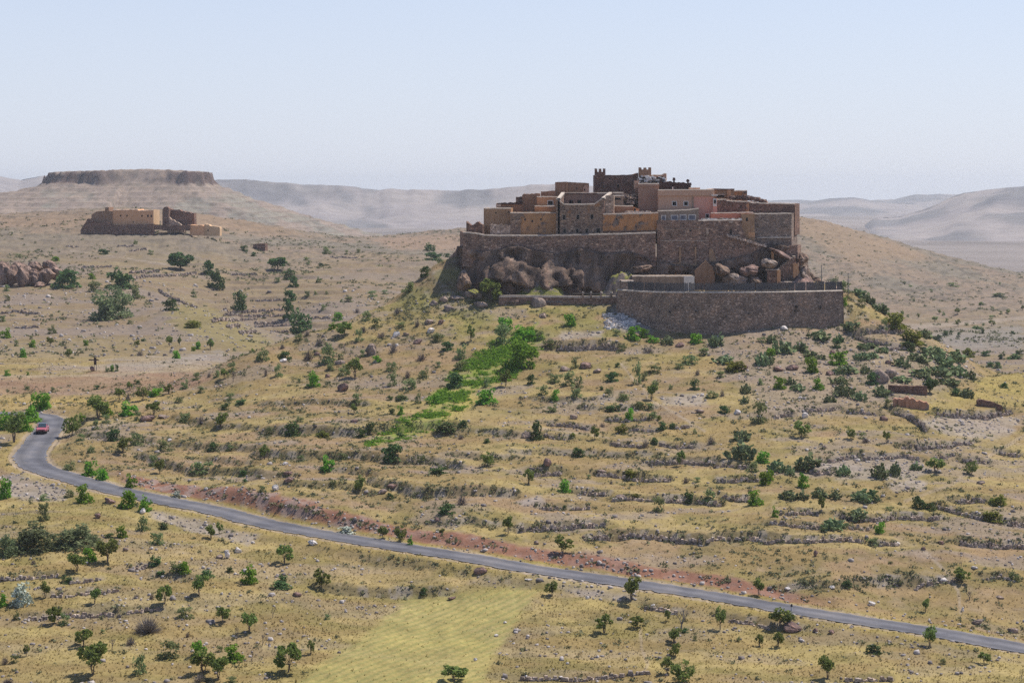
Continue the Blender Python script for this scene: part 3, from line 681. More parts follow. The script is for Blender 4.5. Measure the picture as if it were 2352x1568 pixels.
ridge('hill', [(-1500, 520), (-900, 470), (-300, 430), (-100, 412), (0, 405), (30, 412), (55, 414), (80, 408), (110, 402), (200, 410), (400, 430), (600, 470)], 5000, 800, amp=0.5, seed=5)
ridge('hill', [(-1600, 560), (-900, 520), (-300, 470), (-100, 462), (0, 455), (60, 443), (100, 436), (160, 450), (300, 470), (500, 520)], 2700, 500, z0=-66, amp=0.35, seed=6)

# mesa: caprock cliff above a banded talus slope
MY = 1800.0; mx = np.linspace(-640, 80, 420); my = np.linspace(MY - 210, MY + 230, 200); gmx, gmy = np.meshgrid(mx, my)
ex = fbm(gmx / 25, gmy / 25, 4, 2); 
def rbox(x, y, cx, cy, hx, hy, r):
    qx = np.abs(x - cx) - hx + r; qy = np.abs(y - cy) - hy + r
    return np.hypot(np.maximum(qx, 0), np.maximum(qy, 0)) + np.minimum(np.maximum(qx, qy), 0) - r
sd = rbox(gmx, gmy, -343, MY + 45, 74, 62, 34) + (ex - 0.5) * 24 + (fbm(gmx / 5, gmy / 5, 3, 4) - 0.5) * 4
top = 12.5 + 2.6 * np.exp(-((gmx + 330) / 50) ** 2) + (fbm(gmx / 6, gmy / 6, 4, 5) - 0.5) * 3.2
notch = np.exp(-(((gmx + 325) / 30) ** 2) ** 1.5) * (gmy < MY + 30)
slope = np.where(gmx < -335, 0.33, 0.50)
talus = 3.0 - np.maximum(sd, 0) * slope * (0.62 + 0.38 * np.exp(-np.maximum(sd, 0) / 60))
talus = talus + (fbm(gmx / 12, gmy / 20, 4, 1) - 0.5) * 3.0
band = ((talus + 2 * fbm(gmx / 40, gmy / 40, 3, 3)) / 4.2) % 1.0; talus = talus + (np.abs(band - 0.5) - 0.25) * 2.6
capw = 3.0 + notch * 22 + 5 * sst(.5, .7, fbm(gmx / 9, gmy / 50, 3, 1))
t = 1 - sst(-capw, 0.0, sd); mz = talus * (1 - t) + top * t
mz = np.maximum(mz, -70)
mc = np.empty(mz.shape + (3,)); mc[:] = (0.32, 0.25, 0.20)
mc = lerp(mc, (0.27, 0.25, 0.20), sst(0.42, 0.58, fbm(gmx / 30 + 4, gmy / 60, 4, 6)) * 0.8 * sst(5, 30, sd))
mc = lerp(mc, (0.17, 0.145, 0.11), sst(0.55, 0.66, fbm(gmx / 4, gmy / 6, 3, 2)) * 0.5)
mc = lerp(mc, (0.22, 0.165, 0.13), sst(0.36, 0.48, np.abs(band - 0.5)) * 0.8 * (sd > 0))
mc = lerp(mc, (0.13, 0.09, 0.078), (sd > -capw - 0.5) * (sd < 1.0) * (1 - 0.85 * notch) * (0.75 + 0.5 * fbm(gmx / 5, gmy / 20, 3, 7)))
k = np.arange(mz.size).reshape(mz.shape)
mf = np.stack([k[:-1, :-1].ravel(), k[:-1, 1:].ravel(), k[1:, 1:].ravel(), k[1:, :-1].ravel()], 1)
mc = mc * 0.84
M_mesa = vcol_mat('mesa_rock', 0.35, 0.05, 0.75, 1.25, 0.5, 0.5)
tag(new_mesh('mesa', np.stack([gmx.ravel(), gmy.ravel(), mz.ravel()], 1), mf, M_mesa, tone=np.clip(mc, 0, 1).reshape(-1, 3), smooth=True), kind='structure')

# haze: even air around everything, the sky left outside
hb = MB(); hb.box(-8500, 8500, -300, 8100, -66, 40)
hzo = hb.build('haze', bpy.data.materials.new('haze_air')); hm = hzo.data.materials[0]; hm.use_nodes = True; nt = hm.node_tree
for x_ in list(nt.nodes): nt.nodes.remove(x_)
o_ = N(nt, 'ShaderNodeOutputMaterial'); pvn = N(nt, 'ShaderNodeVolumePrincipled'); pvn.inputs['Color'].default_value = (0.92, 0.955, 1.0, 1); pvn.inputs['Density'].default_value = 0.00009; pvn.inputs['Anisotropy'].default_value = 0.35
nt.links.new(pvn.outputs[0], o_.inputs['Volume']); tag(hzo, kind='stuff')
# ------------------------------------------------------------------ fortress hill: rock
M_rock = None
def rock_mat(name, dark, mid, light, grass=None):
    m, nt = mat(name); b = bsdf(nt, 0.95, 0.12); v = coords(nt); vs = coords(nt, (1, 1, 0.45))
    n1 = noise(nt, vs, 0.32, 6, 0.65); r = ramp(nt, [(0.3, dark), (0.55, mid), (0.72, light)]); nt.links.new(n1, r.inputs[0])
    n2 = noise(nt, v, 2.2, 5, 0.7); r2 = ramp(nt, [(0.3, (0.7,) * 3), (0.7, (1.3,) * 3)]); nt.links.new(n2, r2.inputs[0])
    c = mixc(nt, r.outputs[0], r2.outputs[0], 1.0, 'MULTIPLY')
    vk = coords(nt, (1, 1, 0.12)); n4 = noise(nt, vk, 0.55, 5, 0.65); r4 = ramp(nt, [(0.36, (0.5, 0.47, 0.46)), (0.5, (1, 1, 1)), (0.64, (1.45, 1.3, 1.2))]); nt.links.new(n4, r4.inputs[0])
    c = mixc(nt, c, r4.outputs[0], 1.0, 'MULTIPLY')
    if grass:
        ge = N(nt, 'ShaderNodeNewGeometry'); sx = N(nt, 'ShaderNodeSeparateXYZ'); nt.links.new(ge.outputs['Normal'], sx.inputs[0])
        ad = N(nt, 'ShaderNodeMath', operation='ADD'); nt.links.new(sx.outputs[2], ad.inputs[0])
        n3 = noise(nt, v, 0.5, 4, 0.6); mu = N(nt, 'ShaderNodeMath', operation='MULTIPLY_ADD'); nt.links.new(n3, mu.inputs[0]); mu.inputs[1].default_value = 1.2; mu.inputs[2].default_value = -0.6; nt.links.new(mu.outputs[0], ad.inputs[1])
        gr_ = ramp(nt, [(0.62, (0,) * 3), (0.74, (1,) * 3)]); nt.links.new(ad.outputs[0], gr_.inputs[0])
        c = mixc(nt, c, grass, gr_.outputs[0])
    nt.links.new(c, b.inputs['Base Color']); bump(nt, b, n2, 0.9, 0.25); return m
M_cliff = rock_mat('cliff_rock', (0.065, 0.047, 0.038), (0.18, 0.127, 0.097), (0.34, 0.245, 0.185))
M_boulder = rock_mat('boulder_rock', (0.17, 0.135, 0.115), (0.27, 0.215, 0.18), (0.37, 0.305, 0.26))
M_darkrock = rock_mat('dark_rock', (0.13, 0.09, 0.08), (0.22, 0.15, 0.13), (0.3, 0.21, 0.18))
M_white = rock_mat('pale_rock', (0.45, 0.42, 0.39), (0.6, 0.57, 0.54), (0.72, 0.7, 0.67))
M_mound = rock_mat('grassy_rock', (0.11, 0.088, 0.078), (0.22, 0.18, 0.155), (0.34, 0.29, 0.255), (0.22, 0.21, 0.06))

def closed_rock(name, cx, cy, cz, sx, sy, sz, material, seed, label, cat, amp=0.35, nseg=22, nring=14, flat=0.15, group=None, rot=0, tilt=0):
    """a boulder: a noisy ellipsoid with facets, bedded in the ground"""
    vs = []; r_ = np.random.default_rng(seed); pl = r_.normal(size=(12, 3)); pl /= np.linalg.norm(pl, axis=1)[:, None]; pd = r_.uniform(0.48, 0.9, 12)
    for i in range(nring + 1):
        th = math.pi * i / nring
        for j in range(nseg):
            ph = 2 * math.pi * j / nseg; d = np.array([math.sin(th) * math.cos(ph), math.sin(th) * math.sin(ph), math.cos(th)])
            k = 1.0
            for q in range(12):
                dd = d @ pl[q]
                if dd > 1e-3: k = min(k, pd[q] / dd)
            nz = float(fbm(np.array([d[0] * 2.2 + seed + 3]), np.array([d[1] * 2.2 + d[2] * 2.7]), 4, seed % 8)[0]) - 0.5
            vs.append(d * (k + amp * nz))
    vs = np.array(vs) * (sx / 2, sy / 2, sz / 2)
    ct, st = math.cos(tilt), math.sin(tilt); vs = np.stack([vs[:, 0] * ct - vs[:, 2] * st, vs[:, 1], vs[:, 0] * st + vs[:, 2] * ct], 1)
    c, s = math.cos(rot), math.sin(rot); vs = np.stack([vs[:, 0] * c - vs[:, 1] * s, vs[:, 0] * s + vs[:, 1] * c, vs[:, 2]], 1)
    k = np.arange((nring + 1) * nseg).reshape(nring + 1, nseg); F_ = []
    for i in range(nring):
        for j in range(nseg): F_.append((k[i, j], k[i + 1, j], k[i + 1, (j + 1) % nseg], k[i, (j + 1) % nseg]))
    o = new_mesh(name, vs, F_, material, smooth=False)
    o.location = (cx, cy, cz); return tag(o, label, cat, group)

# cliff ring under the fortress
plan = catmull(np.array([(-11, 440), (-10.5, 415), (-10.3, 400), (-9.8, 391), (-6, 388.6), (2, 388.0), (12, 388.3), (22, 388.6), (30, 389), (40, 389.5), (48, 390), (52.5, 391), (55.5, 394), (57, 400), (57.5, 412), (57, 440)], float), 22)
plan = resample(plan, 0.4); tg = np.gradient(plan, axis=0); tg /= np.linalg.norm(tg, axis=1)[:, None]; on = np.stack([tg[:, 1], -tg[:, 0]], 1)
ppx = project(plan[:, 0], plan[:, 1], np.full(len(plan), -12.0))[0]
topP = np.interp(ppx, [1000, 1055, 1075, 1110, 1150, 1190, 1230, 1280, 1330, 1380, 1450, 1520, 1600, 1660, 1720, 1760, 1800, 1830, 1845, 1900], [580, 566, 571, 580, 572, 565, 576, 584, 571, 582, 579, 604, 612, 600, 586, 566, 562, 575, 585, 600])
ctop = (430 - topP) / FP * plan[:, 1]; L = np.r_[0, np.cumsum(np.linalg.norm(np.diff(plan, axis=0), axis=1))]
nv = 40; V_ = []
rc = np.random.default_rng(21); cs = rc.uniform((0, -27), (L[-1], -8), (95, 2)); cv = rc.uniform(-1.5, 1.7, 95); cv[rc.random(95) < 0.25] += 1.2; tiltc = rc.uniform(-.35, .35, (95, 2))
def blocks(l, z):
    """blocky joints: every cell of rock sits a little forward or back, with a tilted face"""
    d = ((l[:, None] + (fbm(l / 2, l * 0 + z, 3, 3) - .5)[:, None] * 2.2 - cs[None, :, 0]) / 1.15) ** 2 + ((z[:, None] + (fbm(l / 1.7, l * 0 + z / 1.5, 3, 5) - .5)[:, None] * 1.6 - cs[None, :, 1]) / 0.95) ** 2
    o = np.sort(d, 1); j = d.argmin(1); gap_ = np.sqrt(o[:, 1]) - np.sqrt(o[:, 0])
    return cv[j] + tiltc[j, 0] * (l - cs[j, 0]) - tiltc[j, 1] * 0 - np.abs(tiltc[j, 1]) * 0.9 * (z - cs[j, 1]) - 0.9 * np.exp(-(gap_ / 0.35) ** 2)

for j in range(nv):
    t = j / (nv - 1); z = -25.5 + (ctop + 25.5) * t
    tall = fbm(L / 5.5, z / 16, 4, 2); mid = fbm(L / 2.0 + 9, z / 3.5, 4, 4); fine = fbm(L / 0.9, z / 0.9, 3, 6)
    ov = np.where(ppx < 1480, 1.0, 0.75)
    off = np.where(ppx < 1480, 3.4, 2.0) * (1 - t) ** 1.2 * ov + (tall - 0.5) * np.where(ppx < 1480, 10.0, 6.0) * ov * np.sin(math.pi * min(1, t * 0.9 + 0.12)) + (mid - 0.5) * 1.6 + (fine - 0.5) * 0.9
    crack = np.clip(1 - np.abs(fbm(L / 3.2, z / 30, 2, 1) - 0.5) / 0.02, 0, 1); off = off - crack * 1.0 * (t < 0.97) + blocks(L, z) * (0.25 + 0.75 * math.sin(math.pi * min(1, t * 0.85 + 0.15))) * (1 if t < 0.9 else (1 - t) * 10)
    V_.append(np.stack([plan[:, 0] + on[:, 0] * off, plan[:, 1] + on[:, 1] * off, z + (fine - 0.5) * 0.4], 1))
for inset, dz in ((2.0, 0.25), (6.0, 0.3), (16.0, 0.4)):
    V_.append(np.stack([plan[:, 0] - on[:, 0] * min(inset, 16), plan[:, 1] - on[:, 1] * min(inset, 16), ctop + dz], 1))
V_ = np.concatenate(V_); k = np.arange(len(V_)).reshape(nv + 3, len(plan))
F_ = np.stack([k[:-1, :-1].ravel(), k[:-1, 1:].ravel(), k[1:, 1:].ravel(), k[1:, :-1].ravel()], 1)
tag(new_mesh('cliff', V_, F_, M_cliff, smooth=False), kind='structure')

def mound(name, px0, px1, pytop, pybase, Y, depth, seed, label, cat, material=None, lean=0.0):
    """a rocky mound against the cliff foot"""
    a = pt(px0, pybase, Y); b = pt(px1, pybase, Y); tz = pt((px0 + px1) / 2, pytop, Y).z; nx, ny = 46, 26
    vs = []
    for i in range(ny):
        for j in range(nx):
            u = j / (nx - 1); v = i / (ny - 1)
            x = a.x + (b.x - a.x) * u; y = Y - depth * 0.5 + depth * v
            up_ = (math.sin(math.pi * u) ** 0.7) * min(1, v * 1.25) ** 0.8 * (1 - lean + 2 * lean * u) if 0 < u < 1 else 0.0
            nz = float(fbm(np.array([x / 1.7 + seed]), np.array([y / 1.7]), 4, seed)[0]) - 0.5
            rd = 1 - abs(float(fbm(np.array([x / 2.6 + seed + 9]), np.array([y / 2.6]), 3, seed + 1)[0]) * 2 - 1)
            vs.append((x, y + nz * 0.8, a.z - 0.8 + (tz - a.z + 0.8) * max(0, up_ * (0.78 + 0.55 * nz) + 0.25 * (rd - 0.7) * up_)))
    k = np.arange(nx * ny).reshape(ny, nx); F_ = np.stack([k[:-1, :-1].ravel(), k[:-1, 1:].ravel(), k[1:, 1:].ravel(), k[1:, :-1].ravel()], 1)
    loc = ((a.x + b.x) / 2, Y, a.z)
    return tag(new_mesh(name, vs, F_, material or M_mound, loc=loc), label, cat)
mound('rock_outcrop', 1158, 1305, 634, 684, 384.0, 5.2, 3, 'grassy rock mound leaning on the cliff just right of the bright tree at its foot', 'outcrop', lean=0.75)
mound('rock_outcrop', 1350, 1500, 618, 690, 384.2, 5.2, 5, 'grassy grey rock mound against the cliff left of the low concrete-roofed building', 'outcrop', lean=0.7)
mound('rock_outcrop', 1800, 1880, 604, 660, 388.0, 8, 6, 'jagged grey rock spur at the right end of the fortress', 'outcrop', M_darkrock, lean=-0.15)
mound('rock_outcrop', 1040, 1092, 616, 690, 386.5, 6, 4, 'pinkish brown lit boulder buttress at the left foot of the cliff', 'outcrop', M_boulder, lean=-0.2)

CB = [(1064, 648, 40, 46), (1092, 676, 34, 22), (1470, 618, 46, 20),
      (1655, 622, 44, 26), (1692, 644, 56, 28), (1724, 622, 46, 28), (1735, 648, 40, 24), (1765, 604, 34, 20), (1790, 582, 60, 14), (1818, 640, 34, 22), (1842, 630, 30, 50), (1856, 655, 26, 28), (1842, 596, 24, 24)]
ALLR = []
for i, (x, y, w_, h_) in enumerate(CB):
    Y_ = 387.6 - (y - 600) * 0.035; Y_ = Y_ if x < 1790 else 389.5; c = pt(x, y, Y_); k = Y_ / FP
    o = closed_rock('cliff_boulder', c.x, c.y, c.z, w_ * k * 1.15, 5.5, h_ * k * 1.2, (M_cliff, M_mound, M_cliff)[i % 3] if 1080 < x < 1480 else (M_cliff, M_boulder, M_darkrock)[i % 3], 400 + i, None, None, 0.5, 18, 12, tilt=random.uniform(-.5, .5)); ALLR.append((o, x, y, c))
# ------------------------------------------------------------------ fortress walls and houses
M_stone = stone_mat('brown_stone_wall', (0.085, 0.062, 0.055), (0.165, 0.122, 0.108), (0.33, 0.26, 0.22))
M_stone_g = stone_mat('grey_stone_wall', (0.10, 0.085, 0.08), (0.165, 0.14, 0.13), (0.30, 0.26, 0.24))
M_stone_d = stone_mat('dark_stone_wall', (0.07, 0.048, 0.043), (0.125, 0.085, 0.074), (0.22, 0.155, 0.13))
M_stone_p = stone_mat('patched_stone_wall', (0.09, 0.07, 0.062), (0.17, 0.13, 0.11), (0.32, 0.25, 0.20), patch=(0.36, 0.18, 0.085), pa=0.58)
M_stone_w = stone_mat('weathered_bastion_stone', (0.10, 0.08, 0.072), (0.18, 0.145, 0.128), (0.37, 0.305, 0.27), (3.3, 3.3, 6.0), k=1.6)
M_rubst = stone_mat('pale_rubble_wall', (0.16, 0.13, 0.115), (0.29, 0.245, 0.215), (0.48, 0.42, 0.38), (3, 3, 3.6))
M_tan = plaster_mat('tan_mud_plaster', (0.27, 0.185, 0.125), (0.34, 0.235, 0.155), (0.17, 0.115, 0.085))
M_brown = plaster_mat('brown_mud_plaster', (0.19, 0.13, 0.095), (0.25, 0.165, 0.12), (0.12, 0.085, 0.068))
M_ochre = plaster_mat('ochre_plaster', (0.31, 0.185, 0.105), (0.40, 0.235, 0.125), (0.20, 0.125, 0.08), (0.20, 0.14, 0.11), 0.53)
M_orange = plaster_mat('bright_orange_plaster', (0.38, 0.235, 0.14), (0.45, 0.285, 0.175), (0.27, 0.16, 0.10))
M_ochre2 = plaster_mat('orange_patched_plaster', (0.33, 0.175, 0.085), (0.385, 0.205, 0.10), (0.19, 0.115, 0.075), (0.18, 0.135, 0.11), 0.51)
M_mauve = plaster_mat('mauve_plaster', (0.235, 0.165, 0.14), (0.265, 0.185, 0.155), (0.20, 0.14, 0.12))
M_pinkish = plaster_mat('beige_pink_plaster', (0.36, 0.255, 0.205), (0.40, 0.28, 0.225), (0.33, 0.235, 0.19))
M_pink = plaster_mat('pink_plaster', (0.44, 0.25, 0.22), (0.48, 0.28, 0.24), (0.40, 0.23, 0.2))
M_redwall = plaster_mat('red_orange_render', (0.47, 0.18, 0.12), (0.53, 0.22, 0.15), (0.42, 0.18, 0.13))
M_cement = plaster_mat('grey_cement', (0.19, 0.165, 0.15), (0.23, 0.2, 0.18), (0.15, 0.13, 0.12))
M_concrete = plaster_mat('streaked_concrete', (0.20, 0.165, 0.14), (0.27, 0.225, 0.19), (0.10, 0.085, 0.08))
M_coping = plain_mat('lime_coping', (0.50, 0.42, 0.345), 0.3, 1.2)
M_whitewash = plain_mat('whitewash', (0.66, 0.62, 0.57), 0.12, 2.0)
M_dark = plain_mat('painted_opening_dark', (0.02, 0.018, 0.018), 0.3, 2.0)  # near-black panels: the shade inside openings is put into the colour
M_glass = plain_mat('blue_glass', (0.07, 0.075, 0.12), 0.2, 1.0, 0.15, 0.5)
M_wood = plain_mat('old_timber', (0.06, 0.035, 0.03), 0.4, 2.0)
M_woodl = plain_mat('weathered_wood', (0.18, 0.13, 0.10), 0.3, 2.0)
M_fence = plain_mat('grey_reed_fence', (0.10, 0.095, 0.10), 0.35, 3.0)
M_metal = plain_mat('dull_metal', (0.16, 0.155, 0.15), 0.2, 2.0, 0.5, 0.4)

def jag(x0, x1, y0, y1, n, a, seed):
    """ragged top line between two points, photograph units"""
    r_ = random.Random(seed); return [(x0 + (x1 - x0) * i / n, y0 + (y1 - y0) * i / n + (r_.uniform(-a, a) if 0 < i < n else 0)) for i in range(n + 1)]
def block(mb, top, ybot, Y, d, m=0):
    """solid wall: top outline left to right, straight bottom, pushed back by d"""
    pts = [pt(x, y, Y) for x, y in top] + [pt(top[-1][0], ybot, Y), pt(top[0][0], ybot, Y)]
    mb.extrude(pts, d, m)
def cope(parent, top, Y, h=0.16, dp=0.45, name='coping', material=None, lift=0.05):
    """rounded lime capping along a wall top"""
    mb = MB()
    for (ax, ay), (bx_, by_) in zip(top[:-1], top[1:]):
        a, b = pt(ax, ay, Y), pt(bx_, by_, Y)
        if abs(a.x - b.x) < 0.15: continue
        sec = [(-0.07, -h), (-0.07, -h * 0.55), (0.13, lift), (dp, lift), (dp, -h)]
        va = [a + Vector((0, q[0], q[1])) for q in sec]; vb = [b + Vector((0, q[0], q[1])) for q in sec]
        mb.poly(va + vb, [(i, (i + 1) % 5, 5 + (i + 1) % 5, 5 + i) for i in range(5)] + [(4, 3, 2, 1, 0), (5, 6, 7, 8, 9)])
    return mb.build(name, material or M_coping, parent)
def window(parent, px, py, wP, hP, Y, frame=None, pane=None, name='window', sill=False):
    """frame with a set-back pane; without a frame the opening alone"""
    c = pt(px, py, Y); k = Y / FP; w_, h_ = wP * k, hP * k
    if frame:
        t = 0.13; mb = MB(); x0, x1, z0, z1 = c.x - w_ / 2, c.x + w_ / 2, c.z - h_ / 2, c.z + h_ / 2
        mb.box(x0, x0 + t, Y - .07, Y + .1, z0, z1); mb.box(x1 - t, x1, Y - .07, Y + .1, z0, z1)
        mb.box(x0 + t, x1 - t, Y - .07, Y + .1, z1 - t, z1); mb.box(x0 + t, x1 - t, Y - .09, Y + .1, z0, z0 + t)
        f = mb.build(name, frame, parent)
        m2 = MB(); m2.box(x0 + t, x1 - t, Y - .025, Y + .05, z0 + t, z1 - t)
        p = m2.build('pane', pane or M_dark, None, loc=(0, 0, 0)); p.parent = f; p.location = Vector((0, 0, 0)) - f.location - parent.location
        return f
    mb = MB(); mb.box(c.x - w_ / 2, c.x + w_ / 2, Y - .02, Y + .08, c.z - h_ / 2, c.z + h_ / 2)
    return mb.build(name, pane or M_dark, parent)
def house(name, label, cat, top, ybot, Y, d, material, cop=True, wall='wall', group=None, ch=0.16, cdp=0.45, rag=0.45):
    a = pt((top[0][0] + top[-1][0]) / 2, ybot, Y)
    if rag:
        r_ = random.Random(int(top[0][0] * 7 + ybot)); nt_ = [top[0]]
        for (ax, ay), (bx_, by_) in zip(top[:-1], top[1:]):
            n_ = max(1, int(abs(bx_ - ax) / 4))
            nt_ += [(ax + (bx_ - ax) * i / n_ + r_.uniform(-.4, .4), ay + (by_ - ay) * i / n_ + r_.uniform(-rag, rag)) for i in range(1, n_)] + [(bx_, by_)]
        top = nt_
    r = empty(name, a, label, cat, group); mb = MB(); block(mb, top, ybot, Y, d); mb.build(wall, material, r)
    if cop: cope(r, top, Y, ch, cdp)
    return r
def R(x0, x1, y): return [(x0, y), (x1, y)]
def add(r, name, material, top, ybot, Y, d, cop=False):
    mb = MB(); block(mb, top, ybot, Y, d); o = mb.build(name, material, r)
    if cop: cope(r, top, Y)
    return o

# rampart above the cliff
RT = [(1063, 533), (1078, 533.5), (1100, 536), (1112, 539), (1140, 540.5), (1230, 540), (1330, 538.5), (1430, 536), (1506, 533.5)]
r = house('rampart_wall', 'long brown stone rampart with pale coping along the cliff top, left half of the fortress', 'rampart', RT, 612, 389.3, (0, 1.1, 0), M_stone, True, ch=0.22, cdp=0.9)
add(r, 'return_wall', M_stone, R(1063, 1073, 533), 600, 390.4, (-0.8, 10, 0), False)
house('ruined_wall', 'low ruined stone wall with two pointed peaks at the far left end of the fortress', 'wall', [(1071, 508), (1076, 513), (1082, 517.5), (1088, 516), (1094, 510.5), (1098, 509), (1103, 514), (1108, 516)], 545, 391.5, (0.3, 0.9, 0), M_stone_d, False)
add(house('ruined_hut', 'small brown roofless hut between the peaked ruin and the tall tan house', 'hut', R(1101, 1113, 519), 545, 392.5, (0, 3, 0), M_brown, False), 'doorway', M_dark, R(1104, 1109, 524), 540, 392.47, (0, 0.1, 0))
r = house('mud_house', 'tan flat-roofed mud house, leftmost tall house above the rampart', 'house', R(1111, 1174, 478), 560, 394.5, (0.5, 7, 0), M_tan)
window(r, 1139, 489, 3, 4, 394.5); window(r, 1178 - 9, 487, 3, 4, 394.5)
house('rubble_wall', 'low pale rubble wall with a sagging crest before the leftmost tall tan house', 'wall', jag(1126, 1172, 515, 517, 12, 2.2, 3), 555, 392.0, (0, 0.8, 0), M_rubst, False)
r = house('mud_house', 'dark mud house with ragged roof edge behind the leftmost tan house', 'house', jag(1140, 1203, 467, 465, 10, 1.0, 5), 520, 400.5, (0, 6, 0), M_brown, False)
add(r, 'roof_edge', M_wood, jag(1143, 1200, 466.5, 464.5, 10, 1.2, 9), 470, 400.3, (0, 2, 0)); add(r, 'parapet', M_coping, R(1139, 1150, 469), 475, 400.2, (0, 1, 0))
house('chimney_block', 'short dark stone block standing on the roof left of the brown tower house', 'block', jag(1185, 1200, 452, 452, 4, 0.8, 2), 480, 402.0, (0, 2, 0), M_stone_d, False)
house('tower_house', 'brown mud tower house with ragged top, left of the small bright orange house', 'house', [(1199, 449), (1203, 445)] + jag(1206, 1240, 446, 444.5, 7, 1.0, 8), 520, 401.0, (0.2, 6, 0), M_brown, False)
r = house('orange_house', 'small bright orange plastered house with a white-framed dark door', 'house', R(1233, 1282, 451.5), 482, 399.5, (0, 5, 0), M_orange)
f = window(r, 1264, 466, 14, 12, 399.5, M_whitewash, M_dark, 'door')
house('low_orange_house', 'low orange block with lit roof edge just below the small bright orange house', 'house', R(1228, 1277, 473), 500, 396.5, (0, 3, 0), M_ochre)
r = house('ochre_house', 'ochre flat-roofed house with three tiny openings and a rubble left corner', 'house', R(1172, 1278, 488), 560, 392.6, (0.2, 6, 0), M_ochre)
for x, y in ((1206, 504.5), (1222.5, 508), (1242.5, 504)): window(r, x, y, 3.5, 5, 392.6)
add(r, 'corner_masonry', M_stone_p, jag(1172, 1196, 490.5, 490.5, 5, 0.6, 4), 555, 392.45, (0, 0.3, 0)); window(r, 1250, 529, 8, 12, 392.6, None, M_brown, 'bricked_opening')
# big stone house with open roof court
HY = 391.6; ft = [(1277, 456), (1281, 456), (1296, 468.8), (1366, 468), (1383, 455.5)]
r = house('stone_house', 'large dark stone house with three framed windows over four, below an open roof terrace', 'house', ft, 560, HY, (0, 1.2, 0), M_stone_p, True, ch=0.2)
for x, y in ((1295.5, 499.5), (1327.5, 498.5), (1359.5, 498)): window(r, x, y, 9.5, 13, HY, M_cement)
for x, y, w_ in ((1297, 530, 9), (1326, 530, 9), (1348, 530, 9), (1374, 529, 12)): window(r, x, y, w_, 12, HY, M_cement)
tb_ = R(1291, 1400, 442.8); mb = MB(); block(mb, tb_, 520, HY + 8.5, (0, 0.5, 0)); mb.build('terrace_wall_back', M_mauve, r); cope(r, tb_, HY + 8.5, 0.18)
for s0, s1 in (((1281, 456), (1291, 443)), ((1383, 455.5), (1400, 442.8))):
    a0, a1 = pt(*s0, HY), pt(*s1, HY + 8.5); mb = MB()
    mb.poly([a0, a1, a1 + Vector((0.4, 0, 0)), a0 + Vector((0.4, 0, 0)), a0 - Vector((0, 0, 8)), a1 - Vector((0, 0, 8)), a1 + Vector((0.4, 0, -8)), a0 + Vector((0.4, 0, -8))],
            [(0, 1, 2, 3), (4, 7, 6, 5), (0, 4, 5, 1), (1, 5, 6, 2), (2, 6, 7, 3), (3, 7, 4, 0)]); mb.build('terrace_wall_side', M_stone, r)
    mb = MB(); u = Vector((0, 0, 0.12)); e = Vector((0.12, 0, 0)); q = Vector((0.52, 0, 0)); dn = Vector((0, 0, 0.2))
    mb.poly([a0 - e + u, a1 - e + u, a1 + q + u, a0 + q + u, a0 - e - dn, a1 - e - dn, a1 + q - dn, a0 + q - dn], [(0, 1, 2, 3), (0, 4, 5, 1), (1, 5, 6, 2), (2, 6, 7, 3), (3, 7, 4, 0), (4, 7, 6, 5)]); mb.build('coping', M_coping, r)
for x in (1311.5, 1330.5): window(r, x, 466, 8, 13, HY + 8.5, None, M_dark, 'door')
add(r, 'terrace_dark_strip', M_stone_d, R(1291, 1372, 443.5), 446.5, HY + 8.3, (0, 0.2, 0))  # thin dark stone strip along the top of the terrace back wall
add(r, 'back_parapet', M_cement, R(1408, 1432, 442), 474, HY + 9.0, (0, 2, 0), True)
r = house('sunlit_toned_gable', 'grey rubble gable wall toned sunlit on the right side of the large windowed stone house', 'wall', [(1384, 456), (1392, 449), (1410, 449)], 492, 392.8, (0.4, 5, 0), M_rubst, False)  # sunlit side wall: its brightness is put into the paler stone colour
r = house('mud_house', 'grey low house with a dark lintel behind the pale rubble gable', 'house', R(1408, 1432, 449), 495, 397.0, (0, 4, 0), M_cement); add(r, 'lintel', M_dark, R(1410, 1426, 455), 459, 396.95, (0, 0.2, 0))
mb = MB(); rg = random.Random(5)
for i in range(150):
    p = pt(rg.uniform(1428, 1460), rg.uniform(447, 473), 400 + rg.uniform(-1, 1)); s_ = rg.uniform(0.25, 0.7); mb.stone(p, s_ * rg.uniform(1, 2.4), s_, s_ * 0.6, 0 if rg.random() < 0.65 else 1, rg)
mb.box(pt(1428, 0, 401).x, pt(1460, 0, 401).x, 400.2, 405, pt(0, 500, 401).z, pt(0, 449, 401).z, 1)
tag(mb.build('collapsed_house', [M_rubst, M_wood], None, loc=tuple(pt(1444, 475, 401))), 'heap of collapsed masonry and beams left of the tall mauve tower house', 'ruin')
r = house('mud_house', 'low brown house front with lit edge beneath the collapsed masonry', 'house', R(1409, 1454, 472.5), 500, 395.8, (0, 4, 0), M_brown); add(r, 'side_room', M_orange, jag(1452, 1468, 474, 480, 4, 0.7, 3), 500, 396.2, (0, 3, 0)); window(r, 1458, 483, 4, 8, 396.2, None, M_dark, 'doorway')
r = house('long_orange_house', 'long low house with bright orange arched plaster patches behind the rampart', 'house', [(1385, 491), (1430, 490), (1470, 489.5), (1512, 488)], 560, 391.4, (0, 5, 0), M_ochre2, True, ch=0.2)
add(r, 'wall_plinth', M_stone_d, jag(1385, 1506, 531, 530, 12, 1.5, 7), 545, 391.2, (0, 0.3, 0)); window(r, 1416.5, 503.5, 3, 4, 391.4)
mb = MB(); rg = random.Random(8)
for i in range(14): p = pt(1440 + i * 4, 487.5 + rg.uniform(-1, 1), 392.5); mb.stone(p, rg.uniform(.5, 1.1), .6, .35, 0, rg)
mb.build('roof_stones', M_coping, r)
